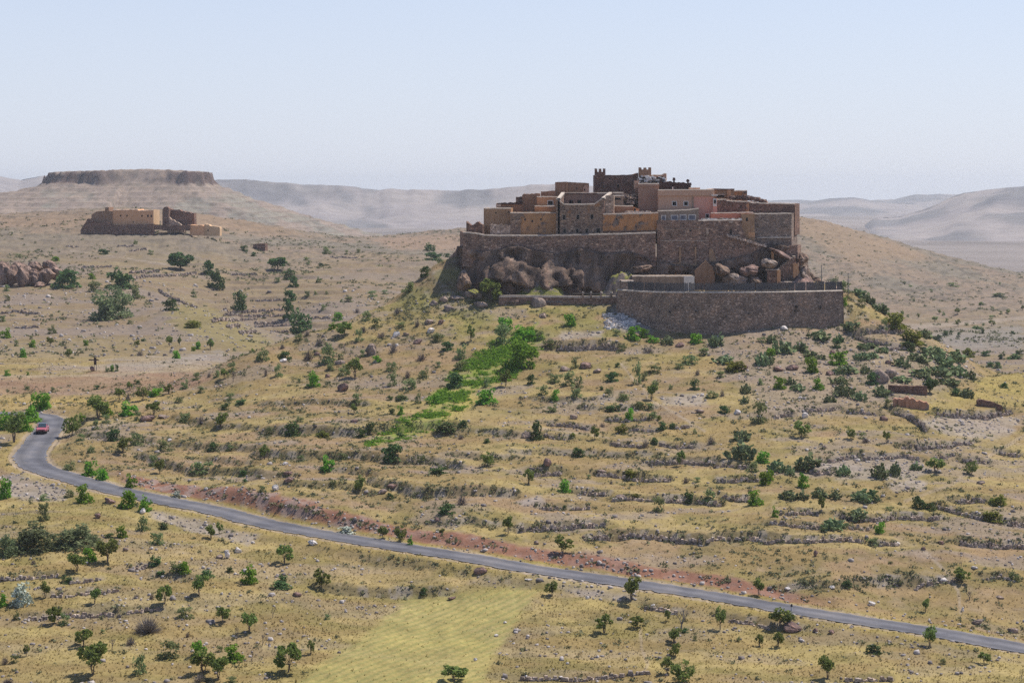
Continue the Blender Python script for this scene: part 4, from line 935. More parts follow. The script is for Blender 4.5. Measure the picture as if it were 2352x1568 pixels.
# keep
KY = 412.0
def merlons(x0, x1, ytop, yb, n):
    o = []; w_ = (x1 - x0) / (2 * n - 1)
    for i in range(n):
        a = x0 + 2 * i * w_; o += [(a, ytop + (0.8 if i % 2 else 0)), (a + w_ * 1.15, ytop + 0.5)]
        if i < n - 1: o += [(a + w_ * 1.3, yb), (a + 2 * w_ - 0.3, yb)]
    return o
kt = [(1366.5, 402), (1394, 402.3), (1440, 402.0), (1456, 400.5), (1466, 397)]
r = house('keep', 'dark crenellated stone keep with a left corner turret at the top of the fortress', 'tower', kt, 500, KY, (0, 9, 0), M_stone_d, False)
for x, y, w_, h_ in ((1386, 428.5, 6, 10), (1420, 427.5, 8, 11), (1456.5, 425, 5, 9)): window(r, x, y, w_, h_, KY, M_brown)
tr_ = merlons(1366, 1390, 387, 395, 3); add(r, 'turret', M_stone_d, tr_, 410, KY - 0.3, (0, 1.0, 0))
r = house('mud_house', 'wide brown mud house with a pale vertical stripe, left of the keep', 'house', jag(1275, 1303, 418.5, 417.5, 4, 0.5, 3) + jag(1304, 1353, 418.5, 421, 6, 0.6, 4), 470, 407.0, (0.2, 6, 0), M_brown, False)
add(r, 'pale_stripe', M_tan, R(1301, 1304, 418.5), 446, 406.9, (0, .2, 0)); add(r, 'pale_gable', M_pinkish, [(1339, 431), (1344, 426), (1350, 425), (1353, 432)], 446, 406.6, (0, .4, 0)); window(r, 1343, 436, 3, 5, 406.6); window(r, 1325, 433, 2.5, 5, 407.0)
add(r, 'low_wing', M_brown, jag(1243, 1276, 440, 438, 5, 0.8, 6), 470, 406.0, (0, 4, 0))
r = house('corner_turret', 'crenellated square turret with pale lower half, right end of the keep', 'tower', merlons(1466.5, 1495, 384.5, 389.5, 3), 470, 411.0, (0.3, 5, 0), M_brown, False)
add(r, 'pale_base', M_pinkish, R(1473, 1494, 402), 440, 410.9, (0, 0.3, 0)); window(r, 1483, 409, 5, 5, 410.9)
house('plaster_house', 'pale beige house with stepped roof corner behind the right turret of the keep', 'house', [(1494, 402), (1520, 401.5), (1526, 398), (1530.5, 398.5), (1530.5, 406)], 450, 414.0, (0.5, 6, 0), M_pinkish)
mb = MB(); rg = random.Random(12)
for i in range(130):
    q = rg.random(); p = pt(1467 + 60 * q, rg.uniform(404 + 3 * q, 421), 408.6 + rg.uniform(-.4, .4)); s_ = rg.uniform(0.2, 0.55); mb.stone(p, s_ * 1.6, s_, s_ * 0.8, 0 if rg.random() < 0.6 else 1, rg)
mb.box(pt(1466, 0, 409).x, pt(1527, 0, 409).x, 408.8, 411, pt(0, 460, 409).z, pt(0, 409, 409).z, 2)
tag(mb.build('broken_parapet', [M_whitewash, M_dark, M_rubst], None, loc=tuple(pt(1496, 421, 409))), 'broken white rubble parapet on the roof below the right turret', 'parapet')
r = house('mauve_house', 'tall plain mauve-brown plastered house with a dark recess on its left side', 'house', R(1466, 1514, 421.5), 520, 399.0, (0, 7, 0), M_mauve)
add(r, 'roof_band', M_mauve, R(1465, 1514, 423.5), 429, 398.8, (0, 0.3, 0)); add(r, 'recess', M_stone_d, R(1459, 1466.5, 433), 500, 400.5, (0, 4, 0)); add(r, 'annex', M_pinkish, R(1458, 1467, 415), 434, 400.8, (0, 3, 0)); window(r, 1511, 463, 4, 8, 399.0)
# very dark timber structure on the roof
r = empty('timber_shelter', pt(1548, 434, 403), 'very dark ruined timber shelter with short posts on the pink house roof', 'shelter')
add(r, 'back_boarding', M_wood, jag(1516, 1585, 417, 420, 14, 2.0, 6), 450, 403.0, (0, 3, 0))
for x, t in ((1518, 410), (1548, 410.5), (1580, 414), (1585, 422)):
    mb = MB(); mb.tube(pt(x, 440, 402.8), pt(x, t, 402.8), .2, .16); mb.stone(pt(x, t + 0.5, 402.8), .6, .5, .5); mb.build('post', M_wood, r)
add(r, 'white_post', M_whitewash, R(1544, 1546.4, 429), 440, 402.6, (0, .2, 0))
PYh = 396.0
r = house('pink_house', 'large beige-pink plastered house with two small white-framed windows and a roof parapet', 'house', [(1512, 436.5), (1600, 436), (1625, 435.5), (1641, 433.5)], 530, PYh, (0, 9, 0), M_pinkish, False)
add(r, 'parapet_band', M_pinkish, [(1511.5, 436), (1640, 435)], 449.5, PYh - 0.35, (0, 0.4, 0), True); add(r, 'pink_render', M_pink, R(1594, 1640, 452), 520, PYh - 0.06, (0, 0.1, 0))
for x in (1549, 1575.5): window(r, x, 467.5, 11.5, 11.5, PYh, M_whitewash)
window(r, 1624.6, 496.5, 9.5, 12, PYh - 0.06, M_whitewash, M_dark, 'arched_window')
add(r, 'drainpipe', M_cement, R(1590.5, 1591.8, 449), 480, PYh - 0.15, (0, 0.1, 0))
house('roof_room', 'small beige roof room with a flat slab on the roof right of the timber shelter', 'room', R(1583, 1608, 431), 445, 401.0, (0, 4, 0), M_orange)
QY = 392.2
r = house('cement_annex', 'grey cement annex with four white-framed blue windows below the pink house', 'house', [(1511, 484), (1545, 483.5), (1580, 481.5), (1605, 478.5)], 545, QY, (0, 4, 0), M_cement, True)
for x, w_, y in ((1524, 10.5, 500.5), (1549.3, 17, 500), (1569, 15.5, 499.5), (1589.3, 16.5, 499)): window(r, x, y, w_, 12.5, QY, M_whitewash, M_glass)
r = empty('white_chimney', pt(1641, 488, 395.2), 'tall narrow white and pink plastered chimney with dark niche beside the pink house', 'chimney')
add(r, 'stack', M_pink, R(1637, 1647, 456), 492, 395.2, (0.2, 1.2, 0)); add(r, 'cap', M_whitewash, R(1634, 1649, 447), 450, 395.0, (0, 1.6, 0)); add(r, 'niche_surround', M_whitewash, R(1638, 1646, 456), 474, 395.0, (0, 0.25, 0)); add(r, 'niche', M_dark, R(1640, 1644.4, 459), 468, 394.9, (0, 0.2, 0))
r = house('roof_house', 'small brown house with dark slab roof behind the white chimney', 'house', jag(1644, 1686, 435, 434, 6, 0.6, 4), 470, 403.5, (0, 5, 0), M_tan, False)
add(r, 'roof_slab', M_stone_d, jag(1643, 1687, 433, 433.5, 6, 0.5, 5), 437, 403.2, (0, 5.4, 0)); add(r, 'awning', M_coping, R(1645, 1667, 446), 448, 402.9, (0, 1, 0)); add(r, 'recess', M_dark, R(1646, 1663, 448.5), 453, 403.4, (0, .3, 0)); add(r, 'pillar', M_orange, R(1670, 1679, 437), 455, 403.2, (0, .3, 0))
house('orange_box_house', 'small plain bright orange cube-shaped house on the right skyline', 'house', [(1684, 438), (1716, 437)], 465, 404.5, (0.2, 5, 0), M_ochre2)
mb = MB(); rg = random.Random(15)
for i in range(140): q = rg.random(); p = pt(1680 + 80 * q, 452 + 9 * q + rg.uniform(-6 * math.sin(math.pi * q), 3), 400 + rg.uniform(-1, 1)); s_ = rg.uniform(0.25, 0.7); mb.stone(p, s_ * 1.5, s_, s_ * 0.7, rg.choice((0, 0, 1)), rg)
tag(mb.build('roof_rubble', [M_stone_d, M_rubst], None, loc=tuple(pt(1720, 462, 400))), 'dark heap of stones lying along the roof of the right-hand stone house', 'rubble')
TY = 395.4
tt = [(1644, 458), (1668, 457.5), (1669, 460.5), (1720, 463), (1727, 465), (1760, 466.5), (1826, 468)]
r = house('stone_house', 'long dark stone house with an orange pilaster at the right end of the fortress', 'house', tt, 540, TY, (2.0, 8, 0), M_stone_d, True)
add(r, 'pilaster', M_ochre, R(1713, 1720.5, 463.5), 490, TY - 0.2, (0, 0.3, 0)); window(r, 1702, 474, 3, 5, TY)
r = house('terrace_parapet', 'red-orange terrace parapet with pale clutter on top of the middle stone wall', 'parapet', [(1633, 489), (1700, 488), (1730, 487.5)], 520, 393.0, (0, 1.0, 0), M_redwall, True)
mb = MB(); rg = random.Random(22)
for i in range(60): p = pt(1612 + i * 1.53, 503.6 + rg.uniform(-.5, .5), 391.2); s_ = rg.uniform(.2, .45); mb.stone(p, s_ * 1.8, s_, s_, rg.choice((0, 0, 1)), rg)
mb.build('stone_edging', [M_whitewash, M_cement], r)
VY = 392.0
r = house('stone_house', 'tall square dark stone corner house with a pale lit right-hand edge', 'house', [(1729, 490.5), (1780, 490), (1818, 489.5)], 600, VY, (2.2, 8, 0), M_stone_g, True)
add(r, 'ledge', M_coping, [(1738, 545), (1780, 544), (1817, 543.5)], 547, VY - 0.35, (0, 0.5, 0)); window(r, 1742, 519, 5, 6, VY, M_stone_g, M_stone_d); window(r, 1805, 521, 5, 5, VY, M_stone_g, M_stone_d)
r = house('plaster_tower', 'tan plastered bay with one small window left of the tall square corner house', 'house', jag(1703, 1733, 491, 491, 4, 0.6, 3), 580, 391.5, (0, 3, 0), M_tan, False); window(r, 1715.5, 504, 5, 8, 391.5)
add(r, 'orange_patch', M_orange, jag(1719, 1734, 533, 534, 3, 0.7, 4), 545, 391.4, (0, 0.2, 0))
wt = [(1509, 506)] + [(1604, 506), (1700, 504.5)] + [(1706, 528), (1712, 545), (1725, 552), (1745, 558), (1760, 566)]
r = house('stone_wall', 'broad brown stone retaining wall below the blue-windowed annex, middle of the fortress', 'wall', wt, 650, 390.6, (0, 1.2, 0), M_stone, False)
cope(r, [(1604, 506), (1700, 504.5)], 390.6); add(r, 'string_course', M_coping, R(1516, 1628, 552.5), 553.5, 390.5, (0, 0.2, 0)); add(r, 'upper_course', M_rubst, R(1512, 1624, 526.5), 527.4, 390.5, (0, 0.2, 0))
for n_, x0, x1, y0, y1 in (('niche_jamb', 1560.5, 1563.5, 567, 606), ('niche_jamb', 1596, 1599.5, 567, 606), ('niche_sill', 1560.5, 1599.5, 606, 612)): add(r, n_, M_tan, R(x0, x1, y0), y1, 390.3, (0, 0.35, 0))
add(r, 'plaster_scar', M_tan, [(1629, 573), (1633, 570), (1638, 573), (1645, 598)], 600, 390.4, (0, 0.25, 0)); add(r, 'slot', M_dark, R(1584, 1588, 528), 532, 390.55, (0, 0.1, 0)); add(r, 'pale_pier', M_rubst, R(1622, 1627.5, 524), 540, 390.4, (0, 0.3, 0))
mb = MB(); rg = random.Random(31)
for i in range(26): q = i / 25; p = pt(1672 + 85 * q, 541 + 24 * q + rg.uniform(-1.2, 1.2), 389.9); mb.stone(p, rg.uniform(.4, .9), .5, .35, 0, rg)
mb.build('ragged_crest', M_rubst, r)
add(r, 'entrance_jamb', M_dark, R(1677, 1681, 527), 541, 390.5, (0, 0.2, 0)); add(r, 'entrance_slab', M_coping, R(1672, 1700, 540.5), 542, 390.2, (0, 0.5, 0)); add(r, 'entrance_step', M_coping, R(1675, 1684, 509.5), 511.5, 390.2, (0, .4, 0)); add(r, 'orange_face', M_ochre, jag(1494, 1560, 602, 604, 6, 2, 3), 640, 390.2, (0, 0.3, 0)); add(r, 'painted_lit_edge', M_orange, R(1501, 1508, 590), 625, 390.0, (0, 0.3, 0))  # brighter plaster strip puts a sunlit edge into the colour
house('stone_wall', 'darker brown stone wall under the tall square corner house, above the outdoor stairs', 'wall', [(1733, 560), (1750, 567), (1770, 573), (1800, 566), (1832, 562)], 640, 390.8, (1.2, 4, 0), M_stone, False)
# outdoor stairs and the little guard room
r = empty('outdoor_stairs', pt(1804, 617, 389.0), 'narrow pale-edged stone stairs climbing to the right end of the fortress', 'stairs')
for i in range(8):
    mb = MB(); x = 1786 + i * 5.0; y = 615 - i * 3.7; a, b = pt(x, y, 389.0), pt(x + 5.4, y, 389.0); mb.box(a.x, b.x, 388.2, 390.2, pt(0, 648, 389).z, a.z); mb.build('step', M_stone, r)
    mb = MB(); mb.box(a.x - .04, b.x, 388.1, 390.2, a.z, a.z + .09); mb.build('tread', M_coping, r)
r = house('guard_room', 'small square stone guard room with an orange right corner below the stairs', 'hut', R(1758, 1790, 618.5), 660, 386.6, (0.5, 2.4, 0), M_stone_d, True)
add(r, 'orange_lit_corner', M_orange, R(1785, 1793, 620), 652, 386.5, (0, 1.2, 0)); add(r, 'doorway', M_dark, R(1757, 1762, 622), 655, 386.5, (0, .2, 0))  # bright orange panel paints in the lit right side of the room
house('garden_wall', 'low orange-capped wall right of the small guard room', 'wall', [(1793, 646.5), (1840, 647)], 662, 386.4, (0, .5, 0), M_orange, True)
house('orange_pillar', 'slim orange plastered pillar standing above the guard room', 'pillar', R(1772, 1777.5, 572), 622, 388.9, (0, .6, 0), M_ochre, False)
house('orange_buttress', 'slanting orange plastered buttress right of the stairs', 'buttress', [(1822, 604), (1831, 606), (1842, 645)], 650, 387.8, (0, .7, 0), M_orange, False)
r = house('concrete_shed', 'low shed with streaked concrete roof edge and a white end behind the reed fence', 'shed', R(1452, 1592, 633.5), 680, 381.5, (0, 4.5, 0), M_concrete, True)
add(r, 'white_end', M_whitewash, R(1571, 1595, 634.5), 672, 381.35, (0, 0.3, 0))
house('plaster_buttress', 'tall brown plastered buttress at the cliff foot right of the concrete shed', 'buttress', [(1596, 622), (1622, 598), (1640, 616), (1642, 640)], 668, 386.8, (0, 2.5, 0), M_brown, False)

# bastion: curved retaining wall
bp = resample(catmull(np.array(BAS), 10), 0.5); tg = np.gradient(bp, axis=0); tg /= np.linalg.norm(tg, axis=1)[:, None]; on2 = np.stack([tg[:, 1], -tg[:, 0]], 1)
br = empty('bastion_wall', (38, 366, -25), 'great curved stone bastion wall below the reed fence, right foot of the fortress', 'bastion')
bz = np.interp(bp[:, 0], [19, 30, 40, 60], [-18.85, -18.75, -18.7, -18.72])
nz_ = 26; vs = []; fs = []
for j in range(nz_):
    z = -29 + (bz + 29) * (j / (nz_ - 1)); bat = 0.9 * (1 - j / (nz_ - 1)); jt = (fbm(L[:len(bp)] * 1.3, z * 1.5, 3, 3) - 0.5) * 0.16
    vs.append(np.stack([bp[:, 0] + on2[:, 0] * (bat + jt), bp[:, 1] + on2[:, 1] * (bat + jt), z], 1))
for off_ in (0.9,): vs.append(np.stack([bp[:, 0] - on2[:, 0] * off_, bp[:, 1] - on2[:, 1] * off_, bz], 1)); vs.append(np.stack([bp[:, 0] - on2[:, 0] * off_, bp[:, 1] - on2[:, 1] * off_, bz * 0 - 29], 1))
nb = len(bp); k = np.arange(nb * (nz_ + 2)).reshape(-1, nb); F_ = [tuple(q) for q in np.stack([k[:-1, :-1].ravel(), k[:-1, 1:].ravel(), k[1:, 1:].ravel(), k[1:, :-1].ravel()], 1)]
F_.append(tuple(k[:, 0][::-1])); F_.append(tuple(k[:, -1]))
new_mesh('wall', np.concatenate(vs), F_, M_stone_w, br, loc=tuple(br.location))
mb = MB()
for i in range(nb - 1):
    a = [Vector((bp[q, 0] + on2[q, 0] * o_, bp[q, 1] + on2[q, 1] * o_, bz[q] + z_)) for q in (i, i + 1) for o_, z_ in ((0.1, -0.12), (0.1, 0.0), (-0.12, 0.14), (-0.75, 0.14), (-0.75, -0.1))]
    mb.poly(a, [(j, (j + 1) % 5, 5 + (j + 1) % 5, 5 + j) for j in range(5)])
mb.build('coping', M_coping, br)
mb = MB(); a = Vector((59.9, 372.2, 0)); mb.extrude([Vector((59.6, 372.6, -29)), Vector((60.5, 372.2, -29)), Vector((60.1, 372.2, -18.74)), Vector((59.3, 372.6, -18.74))], (1.6, 14, 0)); mb.build('return_wall', M_stone_w, br)
for i, (px, py, w_, h_) in enumerate(((1830, 704, 6, 5), (1885, 706, 4, 7), (1826, 714, 4, 3), (1599, 715, 3.5, 3.5), (1538, 716, 3, 3), (1560, 738, 3, 3), (1720, 720, 3, 3), (1668, 727, 3, 3))):
    y_ = float(np.interp(pt(px, py, 368).x, bp[:, 0], bp[:, 1])); d_ = pt(px, py, y_ - 0.55); mb = MB(); mb.stone(d_, w_ * .08, .5, h_ * .08); mb.build('weep_hole', M_dark, br)
# fence on the bastion
fr = empty('reed_fence', (40, 367, -18.7), 'dark grey reed screen fence running along the top of the bastion wall', 'fence')
mb = MB(); rg = random.Random(3); fpth = resample(bp[6:], 0.14)
for q in fpth:
    z = float(np.interp(q[0], bp[:, 0], bz)) + 0.12; hgt_ = 1.55 + rg.uniform(-0.12, 0.1)
    if rg.random() < 0.05: continue
    mb.box(q[0] - .055, q[0] + .055, q[1] + 0.44, q[1] + 0.48, z, z + hgt_)
mb.build('screen', M_fence, fr)
for q in resample(bp[6:], 2.6):
    z = float(np.interp(q[0], bp[:, 0], bz)); mb = MB(); mb.box(q[0] - .05, q[0] + .05, q[1] + .52, q[1] + .62, z, z + 1.7); mb.build('post', M_fence, fr)
r = house('stair_tower', 'square grey stone block joining the path parapet to the bastion', 'block', R(1427, 1456, 645), 720, 377.0, (0, 5, 0), M_stone_g, True)
# path parapet
r = empty('path_parapet', pt(1290, 690, 381.6), 'low white-capped path wall with small piers and rails at the cliff foot', 'parapet')
pp = [(1146, 679), (1180, 678.5), (1290, 679.5), (1330, 680.5), (1428, 680)]
mb = MB()
for (ax, ay), (bx_, by_) in zip(pp[:-1], pp[1:]): block(mb, [(ax, ay), (bx_, by_)], 712, 381.6, (0, .6, 0))
mb.build('wall', M_stone, r); cope(r, pp, 381.6, 0.3, 0.55)
for x in (1338.7, 1357.3, 1380.4, 1404.2):
    mb = MB(); block(mb, R(x - 2.2, x + 2.2, 672.5), 684, 381.5, (0, .4, 0)); o = mb.build('pier', M_stone_g, r); mb = MB(); mb.stone(pt(x, 671.5, 381.7), .5, .5, .3); mb.build('pier_cap', M_coping, r)
mb = MB(); mb.tube(pt(1316, 674, 381.8), pt(1426, 674.5, 381.8), .04, .04); mb.build('rail', M_metal, r)
mb = MB()
for i in range(22): x = 1225 + i * 5; mb.tube(pt(x, 679, 381.9), pt(x + .6, 673.5, 381.9), .03, .02, 4)
mb.build('picket_row', M_metal, r)
for x0, x1, y0, y1, lb in ((1887, 1887, 664, 609, 'left one of two thin grey poles, standing behind the right end of the bastion'), (1948, 1948, 690, 627, 'right one of two thin grey poles, standing on the slope right of the bastion')):
    Y_ = 384 if x0 < 1900 else 382; r = empty('utility_pole', pt(x0, y0, Y_), lb, 'pole', 'thin poles right of the bastion'); mb = MB(); mb.tube(pt(x0, y0, Y_), pt(x1, y1, Y_), .09, .06); mb.build('pole', M_metal, r)
    mb = MB(); mb.tube(pt(x1 - 2.5, y1 + 2, Y_), pt(x1 + 2.5, y1 + 2, Y_), .035, .035, 4); mb.build('crossbar', M_metal, r)

# ------------------------------------------------------------------ ruined farm on the left hill
RY = 764.0
M_clay = plaster_mat('warm_clay_plaster', (0.46, 0.29, 0.18), (0.53, 0.34, 0.215), (0.40, 0.25, 0.16))
M_clayl = plaster_mat('pale_clay_plaster', (0.42, 0.32, 0.22), (0.48, 0.36, 0.25), (0.34, 0.25, 0.17))
r = house('clay_building', 'big plain orange clay building with a bright right side on the left hill', 'house', [(258.5, 482), (316, 481), (317, 483.5), (352, 482.5)], 527, RY, (0.0, 13, 0), M_clay, True)
a0, a1 = pt(352, 482.5, RY), pt(352, 527, RY); mb = MB(); mb.extrude([a0 + Vector((0, 0, 0)), a0 + Vector((0.12, 0, 0)), a1 + Vector((0.12, 0, 0)), a1], (0.0, 13, 0)); mb.build('painted_lit_side', M_clayl, r)  # paler plaster panel puts the sunlit side into the colour
for x, y, w_, h_ in ((277, 495.5, 3, 4), (291.5, 495.5, 3, 4), (326, 496, 3, 4), (340, 496, 4, 5), (347.5, 496, 3.5, 5), (306, 510, 2.5, 3)): window(r, x, y, w_, h_, RY)
house('stone_base_wall', 'dark rough stone base wall under the orange clay building', 'wall', jag(250, 353, 518, 514, 14, 1.5, 3), 545, RY - 2.5, (0, 2, 0), M_stone_d, False)
house('ruined_wall', 'dark ruined wall with a chimney stub, left of the orange clay building', 'wall', [(210, 494), (215, 490), (222, 486), (241, 484), (241.5, 476), (249.5, 476), (250, 484), (258, 485)], 515, RY - 0.5, (0, 9, 0), M_brown, False)
house('ruined_wall', 'long low dark ruined wall in front of the chimney stub, left of the orange building', 'wall', [(185, 529), (190, 519), (196, 512), (200, 503), (205, 502), (214, 508), (230, 511), (243, 509), (252, 512), (256, 520)], 545, RY - 2.2, (0, 7, 0), M_stone_d, False)
house('ruined_tower', 'tall thin dark ruined tower right of the orange clay building', 'ruin', [(373, 481), (378, 475.5), (384, 474.5), (388, 479), (387, 500)], 530, RY + 1, (0, 4, 0), M_stone_d, False)
house('ruined_wall', 'sloping dark ruined wall descending right of the thin ruined tower', 'wall', jag(389, 436, 479, 488, 10, 2, 6) + [(440, 490), (446, 489), (447, 512)], 530, RY + 5, (0, 5, 0), M_stone_d, False)
house('stone_heap', 'pale triangular heap of fallen stones below the sloping ruined wall', 'ruin', jag(384, 424, 497, 521, 8, 1.5, 8), 534, RY + 1.5, (0, 3, 0), M_rubst, False)
house('ruined_wall', 'low dark stone wall between the thin tower and the small clay huts', 'wall', jag(350, 437, 516, 517, 12, 1.2, 11), 528, RY - 1, (0, 2, 0), M_stone_d, False)
house('clay_hut', 'small brown clay hut with rounded front, right end of the ruined farm', 'hut', jag(436, 468, 516, 519, 6, 1.2, 12), 541, RY - 0.5, (0, 5, 0), M_clay, False)
r = house('clay_hut', 'pale cream clay hut, rightmost building of the ruined farm', 'hut', [(468, 519), (471, 515), (480, 516), (482, 519), (504, 521), (505, 525)], 542, RY, (0, 5, 0), M_clayl, False); window(r, 478, 529, 3, 4, RY)
g_ = ground_at(595, 575); k_ = g_.y
r = house('stone_hut', 'small dark stone hut on the terraces far right of the ruined farm', 'hut', [(581, 561), (592, 559.5), (609, 559.5)], 577, k_, (0.5, 4, 0), M_stone_d, False); window(r, 588, 570, 4, 6, k_, None, M_dark, 'doorway')

# earthen ruin and dark slab wall at the right foot of the cactus slope
M_earth = plaster_mat('red_earth_wall', (0.28, 0.165, 0.12), (0.36, 0.215, 0.155), (0.17, 0.11, 0.09), (0.24, 0.19, 0.17), 0.52)
g_ = ground_at(2092, 938); r = house('earthen_ruin', 'reddish earthen ruin wall with broken top, right foot of the cactus slope', 'ruin', jag(2051, 2095, 917, 914, 9, 4.0, 3) + [(2100, 916), (2106, 922), (2112, 919), (2122, 924), (2128, 923), (2134, 930)], 945, g_.y, (0.3, 1.6, 0), M_earth, False)
for x in (2063, 2081): add(r, 'pillar_face', M_earth, R(x, x + 6, 919), 944, g_.y - 0.25, (0, .3, 0))
g_ = ground_at(2080, 903); house('stone_wall', 'dark stone field wall just above the reddish earthen ruin', 'wall', jag(2042, 2130, 884, 887, 16, 1.2, 5), 908, g_.y, (0, .9, 0), M_stone_d, False)
g_ = ground_at(2270, 935); house('slab_wall', 'dark sloping slab wall in the yellow grass at the right edge', 'wall', [(2246, 921), (2250, 917), (2275, 921), (2300, 930), (2303, 935)], 942, g_.y, (0, 1.2, 0), M_stone_d, False)
# ------------------------------------------------------------------ plants
M_bark = plain_mat('bark', (0.15, 0.115, 0.09), 0.3, 4.0)
M_twig = leaf_mat('dry_twigs', (0.14, 0.115, 0.105), (0.28, 0.235, 0.215), 0.0)
M_leaf = {'t': leaf_mat('fresh_green_leaves', (0.115, 0.15, 0.04), (0.28, 0.325, 0.095)),
          'g': leaf_mat('bright_green_leaves', (0.090, 0.195, 0.027), (0.275, 0.435, 0.058)),
          'b': leaf_mat('dark_green_leaves', (0.058, 0.100, 0.038), (0.157, 0.214, 0.078), 0.2),
          'k': leaf_mat('dull_green_leaves', (0.125, 0.164, 0.069), (0.325, 0.352, 0.157)),
          'm': leaf_mat('olive_grey_leaves', (0.115, 0.143, 0.068), (0.306, 0.325, 0.168)),
          'o': leaf_mat('olive_yellow_leaves', (0.120, 0.143, 0.030), (0.290, 0.290, 0.065)),
          's': leaf_mat('silver_leaves', (0.300, 0.330, 0.255), (0.609, 0.638, 0.551), 0.1),
          'c': leaf_mat('cactus_pads', (0.085, 0.115, 0.05), (0.27, 0.305, 0.15), 0.0)}
def leaves(rg, clumps, n, size, zmin=0.02):
    """n small leaf faces spread through a set of clumps (centre, radius)"""
    wts = np.array([c[1] ** 2 for c in clumps]); wts /= wts.sum(); idx = rg.choice(len(clumps), n, p=wts)
    ce = np.array([c[0] for c in clumps])[idx]; ra = np.array([c[1] for c in clumps])[idx]
    d = rg.normal(size=(n, 3)); d /= np.linalg.norm(d, axis=1)[:, None]; r = ra * rg.uniform(0.35, 1.0, n) ** 0.6
    p = ce + d * r[:, None]; p[:, 2] = np.maximum(p[:, 2], zmin)
    a = rg.normal(size=(n, 3)); a /= np.linalg.norm(a, axis=1)[:, None]; b = np.cross(a, rg.normal(size=(n, 3))); b /= np.linalg.norm(b, axis=1)[:, None]
    s = size * rg.uniform(0.6, 1.4, n)[:, None]
    V = np.stack([p - a * s, p + b * s * 0.75, p + a * s * 0.9, p - b * s * 0.75], 1).reshape(-1, 3)
    t = np.repeat(np.clip(rg.normal(0.45, 0.24, n) + 0.25 * rg.normal(size=len(clumps))[idx] * 0.5, 0, 1), 4)
    return V, np.arange(n * 4).reshape(-1, 4), t
def branches(mb, rg, p, d, ln, r, depth):
    q = p + d * ln; mb.tube(p, q, r, r * 0.6, 5)
    if depth <= 0: return
    for i in range(3):
        e = Vector((rg.uniform(-1, 1), rg.uniform(-1, 1), rg.uniform(0.1, 1.0))).normalized(); branches(mb, rg, q, (d * 0.75 + e * 0.75).normalized(), ln * rg.uniform(0.6, 0.8), r * 0.58, depth - 1)
def mesh_of(o): me = o.data; bpy.data.objects.remove(o); return me
def fit(V, F=None):
    q = np.quantile(V, [0.03, 0.97], axis=0); V = V.copy(); V[:, :2] = (V[:, :2] - q.mean(0)[:2]) / (q[1] - q[0])[:2]; return V
def mk_leaf(V, F, t, m, z0=None):
    q = fit(V); top = np.quantile(V[:, 2], 0.985); lo = 0 if z0 is None else z0
    q[:, 2] = lo + (V[:, 2] - lo) * (1 - lo) / (top - lo); return mesh_of(new_mesh('crown', q, F, m, tone=t))
PROTO = {}
